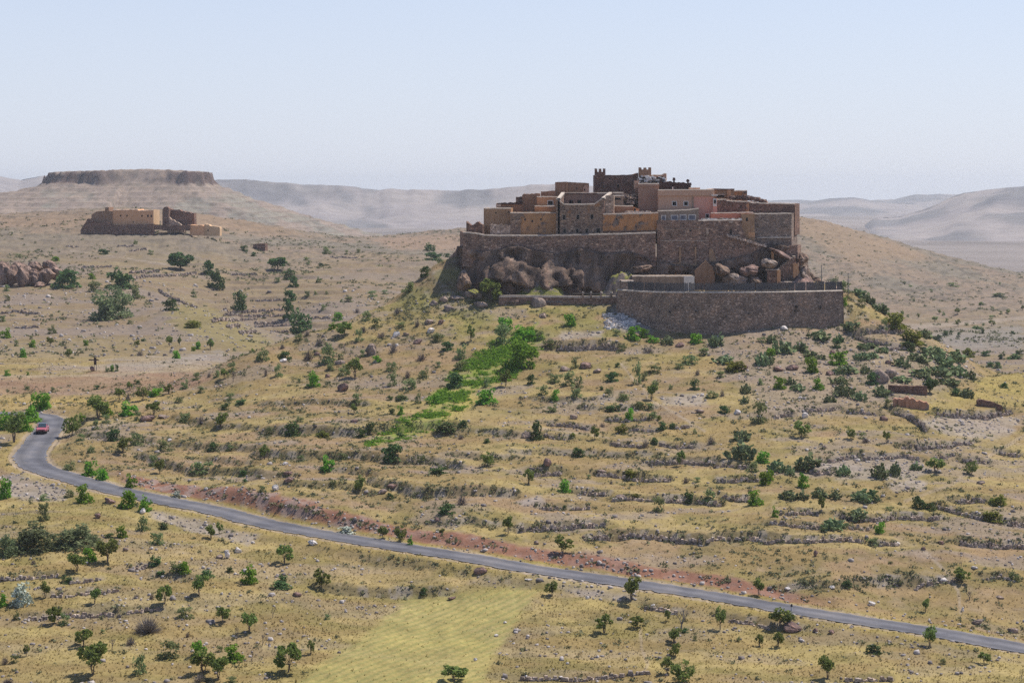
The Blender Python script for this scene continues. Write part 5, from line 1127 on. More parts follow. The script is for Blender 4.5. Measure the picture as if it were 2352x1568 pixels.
def protos():
    for var in range(6):
        rg = np.random.default_rng(100 + var); pr = random.Random(50 + var)
        # small trees: forked trunk below, open crown of clumps above
        for key, zc, rz, ncl, nl, sz in (('t', 0.58, 0.40, pr.choice((7, 9, 11, 14)), 560, 0.048), ('B', 0.60, 0.36, 20, 1700, 0.042)):
            cl = []
            for i in range(ncl):
                d = rg.normal(size=3); d /= np.linalg.norm(d); q = rg.uniform(0.45, 1.0); cl.append((np.array([d[0] * 0.36 * q, d[1] * 0.36 * q, zc + d[2] * rz * q * 0.8]), rg.uniform(0.06, 0.17) * (1.15 if key == 't' else 1)))
            V, F, t = leaves(rg, cl, nl, sz); mb = MB()
            for i in range(pr.choice((2, 3, 3))):
                a = Vector((pr.uniform(-.03, .03), pr.uniform(-.03, .03), -0.06)); b = Vector((pr.uniform(-.12, .12), pr.uniform(-.12, .12), 0.34)); mb.tube(a, b, .035, .024, 6)
                for c, rr_ in cl[i * 3:i * 3 + 3]: mb.tube(b, Vector(c), .02, .008, 4)
            PROTO[key, var] = [('trunk', mesh_of(mb.build('trunk', M_bark)))] + [('crown', mk_leaf(V, F, t, M_leaf['t' if key == 't' else 'b']))]
        # bushes, one mesh
        for key, nl, sz in (('g', 620, 0.056), ('b', 800, 0.05), ('k', 460, 0.052), ('m', 2600, 0.028), ('o', 750, 0.056), ('s', 650, 0.055), ('G', 2400, 0.034)):
            cl = []
            for i in range(13 if key not in 'mG' else 26):
                d = rg.normal(size=3); d /= np.linalg.norm(d); q = rg.uniform(0.3, 1.0); rr_ = rg.uniform(0.12, 0.2)
                cl.append((np.array([d[0] * 0.36 * q, d[1] * 0.36 * q, max(0.1, 0.42 + d[2] * 0.40 * q)]), rr_ * (1.0 if key not in 'mG' else 0.8)))
            if key == 'k': cl = cl[:9] + [(c[0] * (1.15, 1.15, 1.0), c[1] * 0.5) for c in cl[:5]]
            for q in range(8): cl.append((np.array([math.cos(q * .785 + var) * 0.30, math.sin(q * .785 + var) * 0.30, 0.10]), 0.14))
            V, F, t = leaves(rg, cl, nl, sz, -0.03)
            PROTO[key, var] = [('', mk_leaf(V, F, t, M_leaf[{'G': 'g'}.get(key, key)]))]
        # bare twiggy shrubs
        for key, nl in (('a', 420), ('A', 1500)):
            d = rg.normal(size=(nl, 3)); d[:, 2] = np.abs(d[:, 2]) * 0.9 + 0.15; d /= np.linalg.norm(d, axis=1)[:, None]; d *= (0.5, 0.5, 0.95)
            r0 = rg.uniform(0.0, 0.6, nl)[:, None]; r1 = np.minimum(r0 + rg.uniform(0.25, 0.5, nl)[:, None], 1.0); jt = rg.normal(size=(nl, 3)) * 0.05; si = np.cross(d, rg.normal(size=(nl, 3))); si /= np.linalg.norm(si, axis=1)[:, None]
            wd = 0.012 if key == 'a' else 0.007
            V = np.stack([d * r0 - si * wd + jt * 0.4, d * r0 + si * wd + jt * 0.4, d * r1 + jt], 1).reshape(-1, 3); PROTO[key, var] = [('', mesh_of(new_mesh('twigs', V, np.arange(nl * 3).reshape(-1, 3), M_twig, tone=np.repeat(rg.uniform(0, 1, nl), 3))))]
        mb = MB(); branches(mb, pr, Vector((0, 0, -.05)), Vector((pr.uniform(-.15, .15), pr.uniform(-.15, .15), 1)).normalized(), 0.30, 0.035, 4); V = np.array(mb.V); V[:, 2] *= 1.0 / V[:, 2].max(); V[:, :2] *= 0.5 / np.abs(V[:, :2]).max()
        PROTO['d', var] = [('', mesh_of(new_mesh('limbs', V, mb.F, M_twig, tone=np.full(len(V), 0.3))))]
        # prickly pear: chains of flat oval pads
        V = []; F = []; T = []
        for ch in range(26):
            base = np.array([rg.uniform(-.42, .42), rg.uniform(-.42, .42), 0.0]); hmax = 1.0 - 1.1 * np.hypot(base[0], base[1]); z = -0.02
            while z < hmax * 0.95:
                ax = rg.normal(size=3) * (0.5, 0.5, 0.15) + (0, 0, 0.9); ax /= np.linalg.norm(ax); nr_ = np.cross(ax, rg.normal(size=3)); nr_ /= np.linalg.norm(nr_); sd_ = np.cross(nr_, ax)
                ln = rg.uniform(0.11, 0.17); wd = ln * rg.uniform(.55, .7); c = base + (0, 0, z) + ax * ln * 0.8; tone = np.clip(rg.normal(0.5, 0.28), 0, 1); b0 = len(V)
                for s_ in (-1, 1):
                    for q in range(8):
                        th = q * math.pi / 4; V.append(c + ax * math.cos(th) * ln + sd_ * math.sin(th) * wd + nr_ * s_ * 0.012); T.append(tone)
                F += [[b0 + q for q in range(8)], [b0 + 15 - q for q in range(8)]] + [[b0 + q, b0 + (q + 1) % 8, b0 + 8 + (q + 1) % 8, b0 + 8 + q] for q in range(8)]
                z += ln * rg.uniform(1.2, 1.7); base = base + (rg.uniform(-.06, .06), rg.uniform(-.06, .06), 0)
        PROTO['c', var] = [('', mesh_of(new_mesh('pads', V, F, M_leaf['c'], tone=T)))]
protos()
PL = {}
PL['A'] = """950 132 95 50 b|165 155 70 30 k|505 190 80 40 g|1655 285 190 165 B|1918 310 90 125 b|1985 435 145 150 b|1100 440 230 180 b|600 440 250 165 b|845 360 70 55 g|870 475 130 100 k|1260 535 120 130 k|1015 728 360 290 m|1775 525 60 60 k|1565 650 130 105 b|2195 630 130 160 b|1770 805 140 70 o|475 860 80 80 k|1195 770 60 35 k|50 900 100 90 g|285 910 35 35 k|150 975 40 60 k|295 985 60 70 g|460 975 60 85 t|790 970 45 55 g|600 1000 50 40 a|210 1120 60 85 g|630 1125 55 85 t|1285 1065 105 80 a|1205 985 25 50 d|1262 985 45 65 t|1318 930 50 30 b|1555 975 60 95 t|1650 965 42 75 t|1820 1000 45 70 g|1930 1005 75 100 t|1775 1020 40 45 g|1570 1035 60 45 a|1620 1090 70 75 g|985 1210 45 55 k|1030 1205 35 60 g|1072 1205 35 65 b|65 1245 60 55 g|255 1240 30 35 g|245 1370 60 45 k|490 1395 60 50 k|885 1370 60 40 b|1255 1320 60 45 b|1190 1385 55 85 t|1090 1470 85 115 t|1175 1470 70 100 a|1300 1475 110 125 t|1420 1430 130 70 g|1545 1415 90 90 t|1695 1365 75 85 k|1800 1285 70 75 k|1920 1260 70 70 a|1990 1260 60 70 k|2060 1275 75 95 t|2140 1310 70 110 d|2245 1155 90 110 t|2135 1200 90 80 k|2330 1110 70 110 g|370 1550 180 150 g|1855 1400 80 60 k|2120 1470 90 70 k|2210 1510 100 60 b|2070 1555 80 60 b|1640 1490 90 50 k|60 470 60 60 k|65 560 50 60 k|20 750 60 60 k|1370 510 50 60 a|2240 100 70 50 b|2330 150 50 40 b|1380 130 60 40 k|1245 40 40 45 k"""
PL['B'] = """1595 95 100 65 b|1625 185 140 75 b|1760 160 50 40 b|650 125 85 70 k|465 190 70 35 k|480 225 35 25 k|595 245 55 35 b|195 275 145 115 B|305 365 110 100 b|345 430 95 100 b|198 385 50 45 k|575 390 50 55 k|310 560 110 100 b|300 720 105 170 b|410 835 195 190 b|855 570 80 55 k|790 570 35 30 k|1070 520 80 60 k|1185 495 60 40 k|620 640 50 50 k|470 515 50 50 k|650 500 35 35 k|550 505 45 40 k|1690 260 80 100 k|1555 330 100 90 b|1400 470 120 90 k|2155 590 190 235 t|750 740 90 80 g|800 885 145 135 t|930 670 90 70 a|1010 740 90 90 k|1110 800 100 90 k|1300 680 120 95 a|1480 800 80 110 a|1330 800 90 50 k|990 850 60 100 a|945 925 80 110 k|700 820 70 70 g|580 970 110 110 a|480 1110 150 150 a|660 1130 145 180 k|820 1050 80 110 d|780 1100 60 60 k|1260 1035 115 160 a|1150 900 130 80 a|980 1070 60 70 k|1115 1120 75 60 g|1520 1110 160 110 a|1680 930 120 80 k|1975 935 70 155 t|1880 1090 110 130 k|2270 950 140 190 k|2290 830 130 120 g|910 1265 130 180 t|810 1240 110 100 k|530 1345 115 135 g|700 1190 110 60 k|395 1310 30 45 k|205 1255 75 125 k|90 1250 60 120 a|260 1090 120 70 b|60 1100 120 110 k|240 1000 80 70 a|400 920 100 60 k|470 880 90 70 a|1250 1200 100 80 k|1250 1340 90 130 k|1390 1270 90 110 a|1410 1370 140 100 k|1540 1265 100 95 k|1830 1350 165 135 b|1670 1170 60 60 k|1640 1500 130 90 g|1350 1470 130 50 b|1230 1470 50 45 b|1490 1500 60 100 k|930 1490 100 90 k|2130 1350 80 90 k|2290 1345 105 155 t|2120 1500 190 135 g|1900 1190 160 80 k|1760 1010 110 80 b|940 120 40 40 k|830 130 35 40 k"""
PL['C'] = """85 585 270 260 G|100 330 200 130 g|260 330 90 90 k|540 200 100 110 g|350 390 150 70 k|1105 325 135 125 g|1215 305 90 85 g|1300 350 120 60 g|960 290 70 60 k|1430 370 140 90 c|1690 360 110 90 g|1890 390 160 135 c|1250 450 180 90 a|1010 430 90 60 k|1770 465 110 70 k|1640 550 140 80 k|1540 590 100 50 k|1705 655 80 90 a|1300 630 150 75 k|1150 735 80 205 k|1215 700 60 70 k|920 710 110 90 b|1680 785 90 90 b|1460 780 40 50 k|1315 740 70 45 k|970 580 45 45 b|570 590 60 100 k|175 735 75 90 b|390 720 120 80 k|510 745 145 135 k|620 770 70 110 k|590 850 110 110 k|280 830 110 90 k|395 880 80 100 g|890 820 90 60 k|820 790 40 40 b|1030 880 110 60 k|1285 880 95 145 t|370 990 100 70 k|930 990 130 80 b|1180 960 100 70 k|1260 970 80 70 k|1080 1065 75 115 g|1290 1050 110 60 k|1355 1060 50 40 o|230 1245 115 175 b|1005 1190 100 85 o|1375 1145 80 70 b|1470 1140 60 60 b|765 1245 75 125 t|560 1215 55 35 o|830 1130 90 60 a|1680 1190 40 50 k|1830 1290 120 120 a|1230 1320 120 120 a|1310 1285 90 60 b|610 1400 120 80 b|1550 1485 75 145 t|1950 1000 110 70 b|2270 1095 150 220 k|2100 1250 180 120 c|2130 1425 280 180 c|2300 1455 120 105 g|2210 1540 120 100 k|1960 540 230 80 c|2050 615 190 90 o|1920 670 80 60 k|2300 560 150 130 c|2300 350 100 50 k|2150 820 110 100 c|2140 910 90 70 c|1840 860 120 70 k|1930 850 80 90 a|2290 740 60 60 k"""
PL['D'] = """610 402 90 70 k|710 470 90 100 k|830 520 120 90 c|930 590 110 110 c|1050 670 120 90 c|990 640 90 60 c|700 600 60 80 g|860 610 70 80 k|1165 800 185 135 o|1070 820 60 100 k|780 820 150 90 c|1325 950 210 135 o|1440 900 130 90 c|1560 930 90 60 b|1280 1010 150 80 b|130 1040 170 140 c|40 940 100 80 c|300 1020 120 90 c|480 910 200 90 c|630 990 90 90 b|650 930 100 70 c|920 1000 150 70 c|1060 1030 120 60 c|870 1100 130 80 c|960 1090 100 70 c|650 1145 165 125 g|380 1060 150 60 c|490 1090 80 50 c|410 1215 110 145 g|20 1060 90 70 g|20 1130 100 80 c|1230 1170 130 100 c|1380 1120 170 100 c|1480 1060 210 110 c|1600 1150 190 120 c|1720 1110 170 110 c|1560 1250 210 110 c|1750 1250 170 110 c|1860 1280 90 100 c|1650 1330 170 80 c|1420 1260 190 100 c|1230 1300 180 60 c|720 1230 190 90 c|900 1220 90 70 c|960 1325 115 115 b|1495 1410 130 140 B|110 1365 115 115 g|200 1330 90 80 c|470 1370 100 100 g|660 1320 140 80 c|280 1380 130 70 c|700 1430 180 120 c|850 1470 110 90 c|560 1490 100 80 c|1040 1430 150 100 c|1730 1430 100 70 b|1830 1450 115 95 c|1110 1530 90 80 k|1840 1080 125 85 o|2040 1165 65 55 b|2105 1180 85 65 b|2000 1060 80 40 b|2150 1095 60 65 b|2270 1090 140 42 b|2310 1050 70 50 b|2170 1360 75 50 b|1575 680 30 45 t|1615 690 30 35 k|1740 680 48 52 t|1380 720 30 50 t|1535 750 52 52 t|1235 690 30 45 t|1285 710 25 30 k|1645 755 32 42 k|1745 790 48 62 t|1825 785 42 28 k|2050 725 42 38 k|2060 790 62 56 t|1980 785 25 25 k|1950 620 36 52 t|2205 675 32 46 t|1340 565 26 40 k|2140 680 32 32 k|2340 650 32 52 t|1920 820 110 32 b|1630 880 60 45 b|1680 870 36 46 b|1750 890 36 46 b|1970 860 42 52 b|2250 865 42 32 b|2130 525 120 40 b|1700 425 110 36 k|835 150 30 15 b|1500 470 30 20 k|1250 400 40 22 k|1310 430 40 22 k|2060 640 40 30 k|2130 410 25 25 k"""
PL['E'] = """895 215 200 205 t|985 190 100 120 g|970 255 80 80 k|750 245 70 80 g|880 320 60 100 k|1175 195 165 135 g|1260 235 60 100 k|1415 188 115 125 t|1700 250 100 90 k|1845 270 100 120 a|2028 320 130 160 t|650 375 155 185 t|125 440 210 290 t|285 250 155 140 g|215 330 160 140 g|50 320 150 160 g|740 420 80 70 k|1040 420 110 110 b|1255 460 110 110 k|1130 535 145 145 t|835 530 70 70 k|1510 510 150 100 k|1955 510 90 80 b|630 690 120 70 k|820 742 135 135 g|940 778 112 105 g|1400 655 80 115 k|1465 725 80 135 t|1200 852 105 125 g|40 950 115 185 g|775 992 145 165 g|1175 1032 155 155 g|1330 1068 112 145 g|400 1150 100 165 k|630 940 90 80 k|410 970 100 60 k|320 1425 410 235 m|700 1405 430 195 m|50 1480 210 190 m|800 1525 165 125 g|980 1545 185 225 t|1120 1312 90 112 g|1310 1245 112 132 k|1440 1372 132 112 k|1490 1232 100 62 b|1000 1310 82 42 b|1935 1325 100 132 t|2015 1275 62 112 t|2230 750 82 62 b|1850 705 200 92 k|2250 800 50 32 b|1620 940 102 62 s|2110 510 72 52 k"""
PL['F'] = """700 548 155 175 t|305 480 92 62 a|610 652 102 72 b|1420 485 112 92 b|1620 540 132 92 k|1690 552 102 102 g|1480 570 82 42 b|1830 768 145 198 t|1900 590 122 62 b|2290 652 145 178 g|2115 550 62 62 b|1505 848 145 185 t|870 842 92 145 t|415 785 82 155 t|190 848 195 195 s|20 862 95 125 g|1390 800 82 92 a|1250 790 102 62 a|150 985 62 82 k|490 1033 135 165 t|585 1032 102 112 k|1080 978 52 145 d|1350 1115 400 198 A|1200 1222 155 115 a|1700 962 152 92 k|2050 1018 122 155 t|2290 1103 132 185 t|2175 1208 72 175 d|1720 1150 62 82 a|760 1233 155 165 t|1025 1262 82 112 d|945 1110 52 42 k|240 1322 52 112 t|130 1380 72 82 k|40 1400 112 112 a|850 1503 235 305 t|1280 1488 122 185 k|1550 1338 195 172 k|1830 1322 132 145 g|1870 1483 205 215 t|2005 1533 155 205 t|2150 1367 172 145 g|2015 1280 62 62 k|2310 1400 62 145 d|1830 1562 192 122 a|2120 1566 112 62 k|60 1592 182 92 A"""
PL['G'] = """900 173 62 95 t|1330 180 62 82 g|1250 180 62 52 b|340 382 172 135 b|400 250 72 62 k|120 370 82 82 k|75 592 102 135 t|610 392 122 62 o|960 392 122 82 b|1060 332 112 82 b|1325 397 76 56 b|1750 332 202 82 b|1900 302 102 72 b|1880 410 92 82 a|2120 440 62 42 b|1250 603 172 155 b|415 612 82 62 k|655 693 122 138 g|790 592 112 62 k|1520 632 82 82 k|1670 722 152 72 b|2130 658 112 125 t|950 893 92 155 t|715 832 62 52 k|60 892 72 62 k|1230 952 72 52 b|1750 1092 152 92 b|1890 1013 155 135 a|2320 1278 82 165 t|1170 1322 82 122 t|1325 1342 102 135 t|1415 1382 52 92 g|1010 762 92 62 d|830 1272 162 62 s|265 1553 152 175 t|1710 1257 62 32 o"""
PL['H'] = """600 703 145 185 t|235 637 92 72 b|235 692 182 62 b|150 973 82 145 d|60 1233 112 122 d|285 1483 235 285 t|505 1303 72 135 t|1540 752 66 66 b|655 982 62 52 k|1830 1562 225 155 t"""
PL['I'] = """155 283 105 145 t|480 353 112 115 g|1345 533 102 145 k|2240 473 132 135 g|1620 443 92 112 b|1810 443 122 122 k|1085 212 112 72 o|700 232 52 46 k|1600 272 92 92 a|1700 262 72 52 k|2330 282 102 122 g|470 913 162 165 t|1100 1353 172 225 t|365 1313 112 145 t|2270 1303 92 165 t|910 282 52 62 a|1140 402 62 36 o|485 502 42 32 b|645 682 82 42 k"""
PL['J'] = """845 673 155 175 t|1145 623 122 112 t|1430 562 52 112 t|1550 643 162 205 d|1490 763 132 145 t|1500 883 102 132 t|1430 1043 112 155 t|1565 1127 195 192 t|1915 643 92 215 t|2275 793 82 122 t|1680 737 42 52 k|2080 742 42 52 k|1810 552 26 42 d|1590 662 72 42 b"""
PL['K'] = """310 393 145 155 t|765 408 76 112 t|1090 443 62 112 t|900 443 132 82 a|870 402 62 62 k|390 662 265 132 c|80 702 185 112 c|200 732 112 92 c|700 742 145 112 c|1030 762 185 142 c|1170 742 112 132 c|1550 713 155 135 t|1370 692 132 82 c|1870 733 112 132 t|330 853 102 132 g|190 962 205 92 c|320 962 155 92 c|460 942 155 95 c|630 957 155 82 c|900 978 245 135 c|1385 1043 132 112 b|1480 1052 132 62 b|2130 1013 122 95 o|2060 1002 62 52 o|495 1073 62 155 t|65 1123 62 102 g|830 1137 255 102 c|610 1237 255 112 c|1030 1267 92 102 g|2080 1152 192 82 o|970 1372 122 62 k|1110 1062 62 42 k|20 780 62 95 g"""
PL['L'] = """1785 643 145 135 t|1765 562 42 132 d|2240 613 62 92 k|2290 637 62 72 k|715 683 102 62 b|1450 913 62 125 t|1855 813 92 92 d|1490 1233 122 185 t|135 1073 195 195 t|95 1238 112 145 t|970 1293 142 82 b|550 1533 142 215 t|1995 1393 112 112 t|1605 1393 62 52 k|2330 1560 72 150 d|1125 472 52 26 k"""
INFO = {'t': ('tree', 'tree', 'leafy green tree'), 'B': ('tree', 'tree', 'dark round-crowned tree'), 'g': ('bush', 'bush', 'bright green bush'), 'b': ('bush', 'bush', 'dark green bush'), 'k': ('shrub', 'shrub', 'dull grey-green shrub'),
        'm': ('bush', 'bush', 'big olive-grey bush'), 'a': ('bare_shrub', 'shrub', 'bare grey shrub'), 'A': ('bare_shrub', 'shrub', 'broad bare purple-grey shrub'), 'c': ('cactus', 'cactus', 'prickly pear clump'), 'o': ('bush', 'bush', 'olive-yellow round bush'),
        'd': ('dead_tree', 'tree', 'leafless dead tree'), 's': ('bush', 'bush', 'silvery pale bush'), 'G': ('bush', 'bush', 'great vivid green bush')}
ORD = 'leftmost,second,third,fourth,fifth,sixth,seventh,eighth,ninth,tenth,eleventh,twelfth,thirteenth,fourteenth,fifteenth,sixteenth,seventeenth,eighteenth,nineteenth,twentieth,twenty-first,twenty-second,twenty-third,twenty-fourth,twenty-fifth,twenty-sixth,twenty-seventh,twenty-eighth,twenty-ninth,thirtieth'.split(',')
ALL = []
def roadside(p):
    j = int(((ROAD[:, 0] - p.x) ** 2 + (ROAD[:, 1] - p.y) ** 2).argmin()); s = (p.x - ROAD[j, 0]) * nrm[j, 0] + (p.y - ROAD[j, 1]) * nrm[j, 1]
    return abs(s), (s > 0) == UPSIGN
UPSIGN = bool((up == (RS > 0)).mean() > 0.5)
def region(px, py, p):
    if p.y > 425:
        if px > 1500: return 'in the valley right of the fortress'
        if px > 560: return 'on the far slope left of the fortress'
        return 'below the ruined farm' if py < 725 else 'in the field behind the signpost'
    if px < 420 and py < 925: return 'on the strip behind the road bend'
    if not roadside(p)[1] and py > 945:
        if px < 250: return 'below the road bend' if py < 1330 else 'in the bottom left corner'
        if px < 640: return 'in the dry grass left of the crop field'
        return 'below the road near the crop field' if px < 1330 else 'below the road at lower right'
    if px > 1590 and py < 965: return 'on the cactus slope below the bastion'
    if px < 480: return 'inside the road bend'
    if 1020 < px < 1600 and py < 775: return 'below the cliff'
    if px < 1000: return 'on the left shoulder of the hill' if py < 905 else 'on the left terraces above the road'
    if px < 1290 and py < 1030: return 'beside the lush green gully'
    if py < 960: return 'on the slope left of the cacti'
    return 'on the middle terraces above the road' if px < 1560 else 'on the right terraces above the road'
def later(o, desc, px, py, p, cat, group=None, byrow=False): ALL.append((o, desc, px, py, region(px, py, p), cat, group, byrow))
vi = 0
def place_plant(px, py, wP, hP, kd, ymin=150):
    global vi
    p = ground_at(px, py, ymin); k = p.y / FP; w_, h_ = wP * k, hP * k; vi += 1; var = (vi * 7 + int(px)) % 6
    nm, cat, desc = INFO[kd]; parts = PROTO[kd, var]; rz = random.uniform(0, 6.28)
    loc = (p.x, p.y + (w_ * 0.15), p.z - 0.08 * h_ - 0.05)
    if len(parts) > 1:
        r = bpy.data.objects.new(nm, None); r.empty_display_size = 0.5; r.location = loc; COL.objects.link(r)
        for n_, me in parts:
            c = bpy.data.objects.new(n_, me); COL.objects.link(c); c.parent = r
        r.scale = (w_ * 0.9, w_ * 0.9, h_ * 1.06)
    else:
        r = bpy.data.objects.new(nm, parts[0][1]); COL.objects.link(r); r.location = loc; r.scale = (w_ * 0.9, w_ * 0.9, h_ * 1.04)
    r.rotation_euler = (0, 0, rz)
    lim = (1.7, 3.2) if kd in 'tBd' else (1.3, 2.6)
    size = 'small ' if h_ < lim[0] else ('' if h_ < lim[1] else 'large ')
    if kd in 'mAGs': size = ''
    if desc.startswith('big') or desc.startswith('great') or desc.startswith('broad'): size = ''
    later(r, size + desc, px, py, p, cat, {'tree': 'trees on the hillside', 'bush': 'bushes on the hillside', 'shrub': 'shrubs on the hillside', 'cactus': 'prickly pear clumps'}[cat])
for tile, s in PL.items():
    for e in s.split('|'):
        f = e.split(); px, py = P(tile, float(f[0]), float(f[1])); far_ = (tile == 'A' and float(f[1]) < 1300) or (tile == 'B' and (float(f[0]) < 520 and float(f[1]) < 840 or float(f[1]) < 300 and float(f[0]) < 1700))
        far_ = far_ or (tile == 'D' and float(f[0]) > 1200 and float(f[1]) < 895 and f[4] in 'tkb')
        if tile == 'D' and f[4] == 'c': f[2] = float(f[2]) * 1.3
        place_plant(px, py, float(f[2]) * 0.25, float(f[3]) * 0.25, f[4], 420 if far_ and not (tile == 'A' and float(f[1]) > 1190) else 150)

# ------------------------------------------------------------------ boulders
RK = {'I': '325 110 105 75 r|225 835 52 42 b|655 772 36 22 r|830 195 105 60 b|995 412 110 36 b|690 1335 40 32 w', 'K': '335 212 72 52 w|1070 240 85 52 r|1960 825 75 42 b|1590 1372 62 42 r|440 1482 52 56 r|1430 1425 50 32 r|520 497 45 35 b',
      'L': '215 1105 195 105 r|440 1102 62 42 r|590 1115 72 36 r|1930 1033 112 52 b|2260 1108 112 62 b|955 857 75 46 w|1790 912 40 46 w|595 702 62 32 w|180 717 62 36 w|1600 642 90 42 w|2130 795 90 30 b|1200 295 60 25 w',
      'E': '2085 1503 62 92 w|2180 1450 82 52 w|2015 1503 72 42 b|1000 1000 115 62 r|900 1135 72 62 r|1150 1432 52 36 b|1310 1092 62 52 w|1350 245 130 60 r|1500 220 110 45 b|1553 428 50 30 w', 'G': '180 880 75 60 w|270 645 65 35 w|300 740 120 40 r|300 800 100 55 r|1250 860 130 50 r|1160 910 90 45 b|1640 690 90 40 b|1660 1160 60 40 r|900 255 70 35 r',
      'B': '1060 1055 125 105 b|1285 895 82 62 w|795 1392 105 95 r|780 1142 115 42 b|1700 772 62 52 r|1590 772 115 46 b|1600 855 82 52 w|655 1262 52 42 r|1780 652 115 66 b|1720 575 90 72 b|1640 605 92 56 b|1850 555 125 56 b|1970 540 145 72 b|2060 625 150 60 b|1490 955 90 50 r|250 1120 90 40 w|560 1060 60 40 r|1380 880 70 35 b',
      'H': '2065 568 122 72 r|520 302 92 62 w|370 772 92 46 r|1805 802 92 32 r|2015 1365 40 30 w|2205 1140 45 30 w|2290 1020 35 25 w', 'C': '1545 395 92 52 r|680 590 145 62 r|490 615 120 50 b|130 1235 115 62 b|790 630 90 45 b|1730 1000 80 40 b|2070 1015 65 55 w|2150 600 55 45 r|560 1055 90 55 b',
      'D': '1020 1320 190 165 n|1130 1270 130 110 n|1110 1140 60 40 r|150 830 82 52 w|590 1050 60 45 r|230 1195 110 50 r|90 1205 110 50 r|570 1240 90 40 r|1990 1530 110 60 r', 'J': '450 1085 52 32 w|125 1072 36 22 w|160 190 90 25 w|510 955 32 26 w|1300 425 50 30 w'}
RM = {'r': (M_darkrock, 'reddish brown boulder'), 'b': (M_boulder, 'grey-brown boulder'), 'w': (M_white, 'pale whitish boulder'), 'n': (M_boulder, 'large smooth rounded boulder')}
sd_ = 0
def place_rock(px, py, wP, hP, kd, ymin=150):
    global sd_
    sd_ += 1; p = ground_at(px, py, ymin); k = p.y / FP; w_, h_ = wP * k, hP * k
    o = closed_rock('boulder', p.x, p.y + w_ * .25, p.z + h_ * 0.36, w_ * 1.1, w_ * 0.85, h_ * 1.25, RM[kd][0], sd_, None, None, 0.3, 14, 9, rot=0, tilt=random.uniform(-.15, .15))
    if kd == 'n': o.data.polygons.foreach_set('use_smooth', np.ones(len(o.data.polygons), dtype=bool))
    later(o, RM[kd][1], px, py, p, 'boulder', 'boulders on the hillside')
for tile, s in RK.items():
    for e in s.split('|'):
        f = e.split(); px, py = P(tile, float(f[0]), float(f[1])); place_rock(px, py, float(f[2]) * .25, float(f[3]) * .25, f[4])
p = pt(1237, 698, 381); closed_rock('boulder', p.x, p.y, p.z, 2.9, 2.4, 3.3, M_boulder, 91, 'upright pinkish boulder standing against the white-capped path wall', 'boulder', 0.2, 22, 14, tilt=0.35)
p = pt(1247, 727, 375.5); closed_rock('boulder', p.x, p.y, p.z, 2.5, 2.0, 1.7, M_boulder, 92, 'wedge-shaped pale boulder just below the upright pinkish boulder', 'boulder', 0.2, 22, 14)
# rocky outcrop on the left hill
M_outc = rock_mat('brown_outcrop_rock', (0.10, 0.07, 0.058), (0.24, 0.165, 0.13), (0.36, 0.26, 0.21))
rg = random.Random(44)
for i, (x, y, w_, h_) in enumerate(((20, 652, 36, 44), (50, 657, 34, 50), (78, 652, 36, 40), (104, 648, 34, 34), (128, 640, 30, 26), (8, 630, 30, 30), (42, 626, 34, 24), (80, 622, 36, 22), (112, 620, 34, 20), (0, 655, 30, 40), (90, 660, 24, 12), (63, 640, 26, 30))):
    g0 = ground_at(x, min(y + 4, 662), 420); Y_ = 612 + (657 - y) * 0.35; c = pt(x, y - h_ * 0.45, Y_); k = Y_ / FP
    closed_rock('outcrop_boulder', c.x, c.y + 1, c.z, w_ * k * 1.25, 6, h_ * k * 1.35, M_outc, 200 + i, None, None, 0.35, 16, 10, tilt=rg.uniform(-.3, .3)); later(bpy.context.scene.objects[-1] if False else COL.objects[-1], 'outcrop boulder', x, y, Vector((c.x, c.y, c.z)), 'boulder', 'boulders of the left outcrop')

# ------------------------------------------------------------------ dry stone walls
M_dry = stone_mat('dry_wall_stone', (0.17, 0.155, 0.15), (0.33, 0.30, 0.285), (0.55, 0.52, 0.50), (1.9, 1.9, 1.9), k=1.25)
for n_, (kind, tile, h, w3) in enumerate(terr):
    if kind != 'S': continue
    rg = random.Random(n_); mb = MB(); pts = resample(w3[:, :2], 0.42); sc = 1.0 if w3[:, 1].mean() < 420 else 1.5
    for q in pts:
        z0 = hgt(q[0], q[1] - 0.75); hh = h * rg.uniform(0.3, 0.62); zz = z0 - 0.1
        if rg.random() < 0.06: hh *= 0.4
        while zz < z0 + hh:
            s_ = rg.uniform(0.2, 0.4) * sc; mb.stone((q[0] + rg.uniform(-.18, .18), q[1] - 0.4 + rg.uniform(-.14, .14) + (zz - z0) * 0.25, zz + s_ * .4), s_ * rg.uniform(1.1, 1.8), s_ * 1.2, s_, 0, rg); zz += s_ * 0.72
    if not mb.V: continue
    mid = w3[len(w3) // 2]; o = mb.build('terrace_wall', M_dry, None, loc=tuple(mid)); px, py = project(mid[0], mid[1], mid[2])
    later(o, 'dry-stone terrace wall', float(px), float(py), Vector(mid), 'terrace wall', 'dry-stone terrace walls', True)

for o, x, y, c in ALLR: ALL.append((o, 'rock bulge', x, y, 'on the fortress cliff face', 'boulder', 'rock bulges of the fortress cliff', False))
# labels that tell each one from its look-alikes
from collections import defaultdict
grp = defaultdict(list)
for e in ALL: grp[e[1], e[4]].append(e)
for (desc, reg), es in grp.items():
    byrow = es[0][7]; es.sort(key=lambda e: e[3] if byrow else e[2])
    for i, (o, d, px, py, rgn, cat, gname, _) in enumerate(es):
        n_ = len(es)
        if n_ == 1: l = f'{d} {rgn}'
        elif byrow: l = ('topmost' if i == 0 else 'lowest' if i == n_ - 1 else ORD[i] + ' highest') + f' {d} {rgn}'
        else: l = ('leftmost' if i == 0 else 'rightmost' if i == n_ - 1 else ORD[i] + ' from left' if i <= n_ // 2 else (ORD[n_ - 1 - i] + ' from right')) + f' {d} {rgn}'
        tag(o, l, cat, gname)

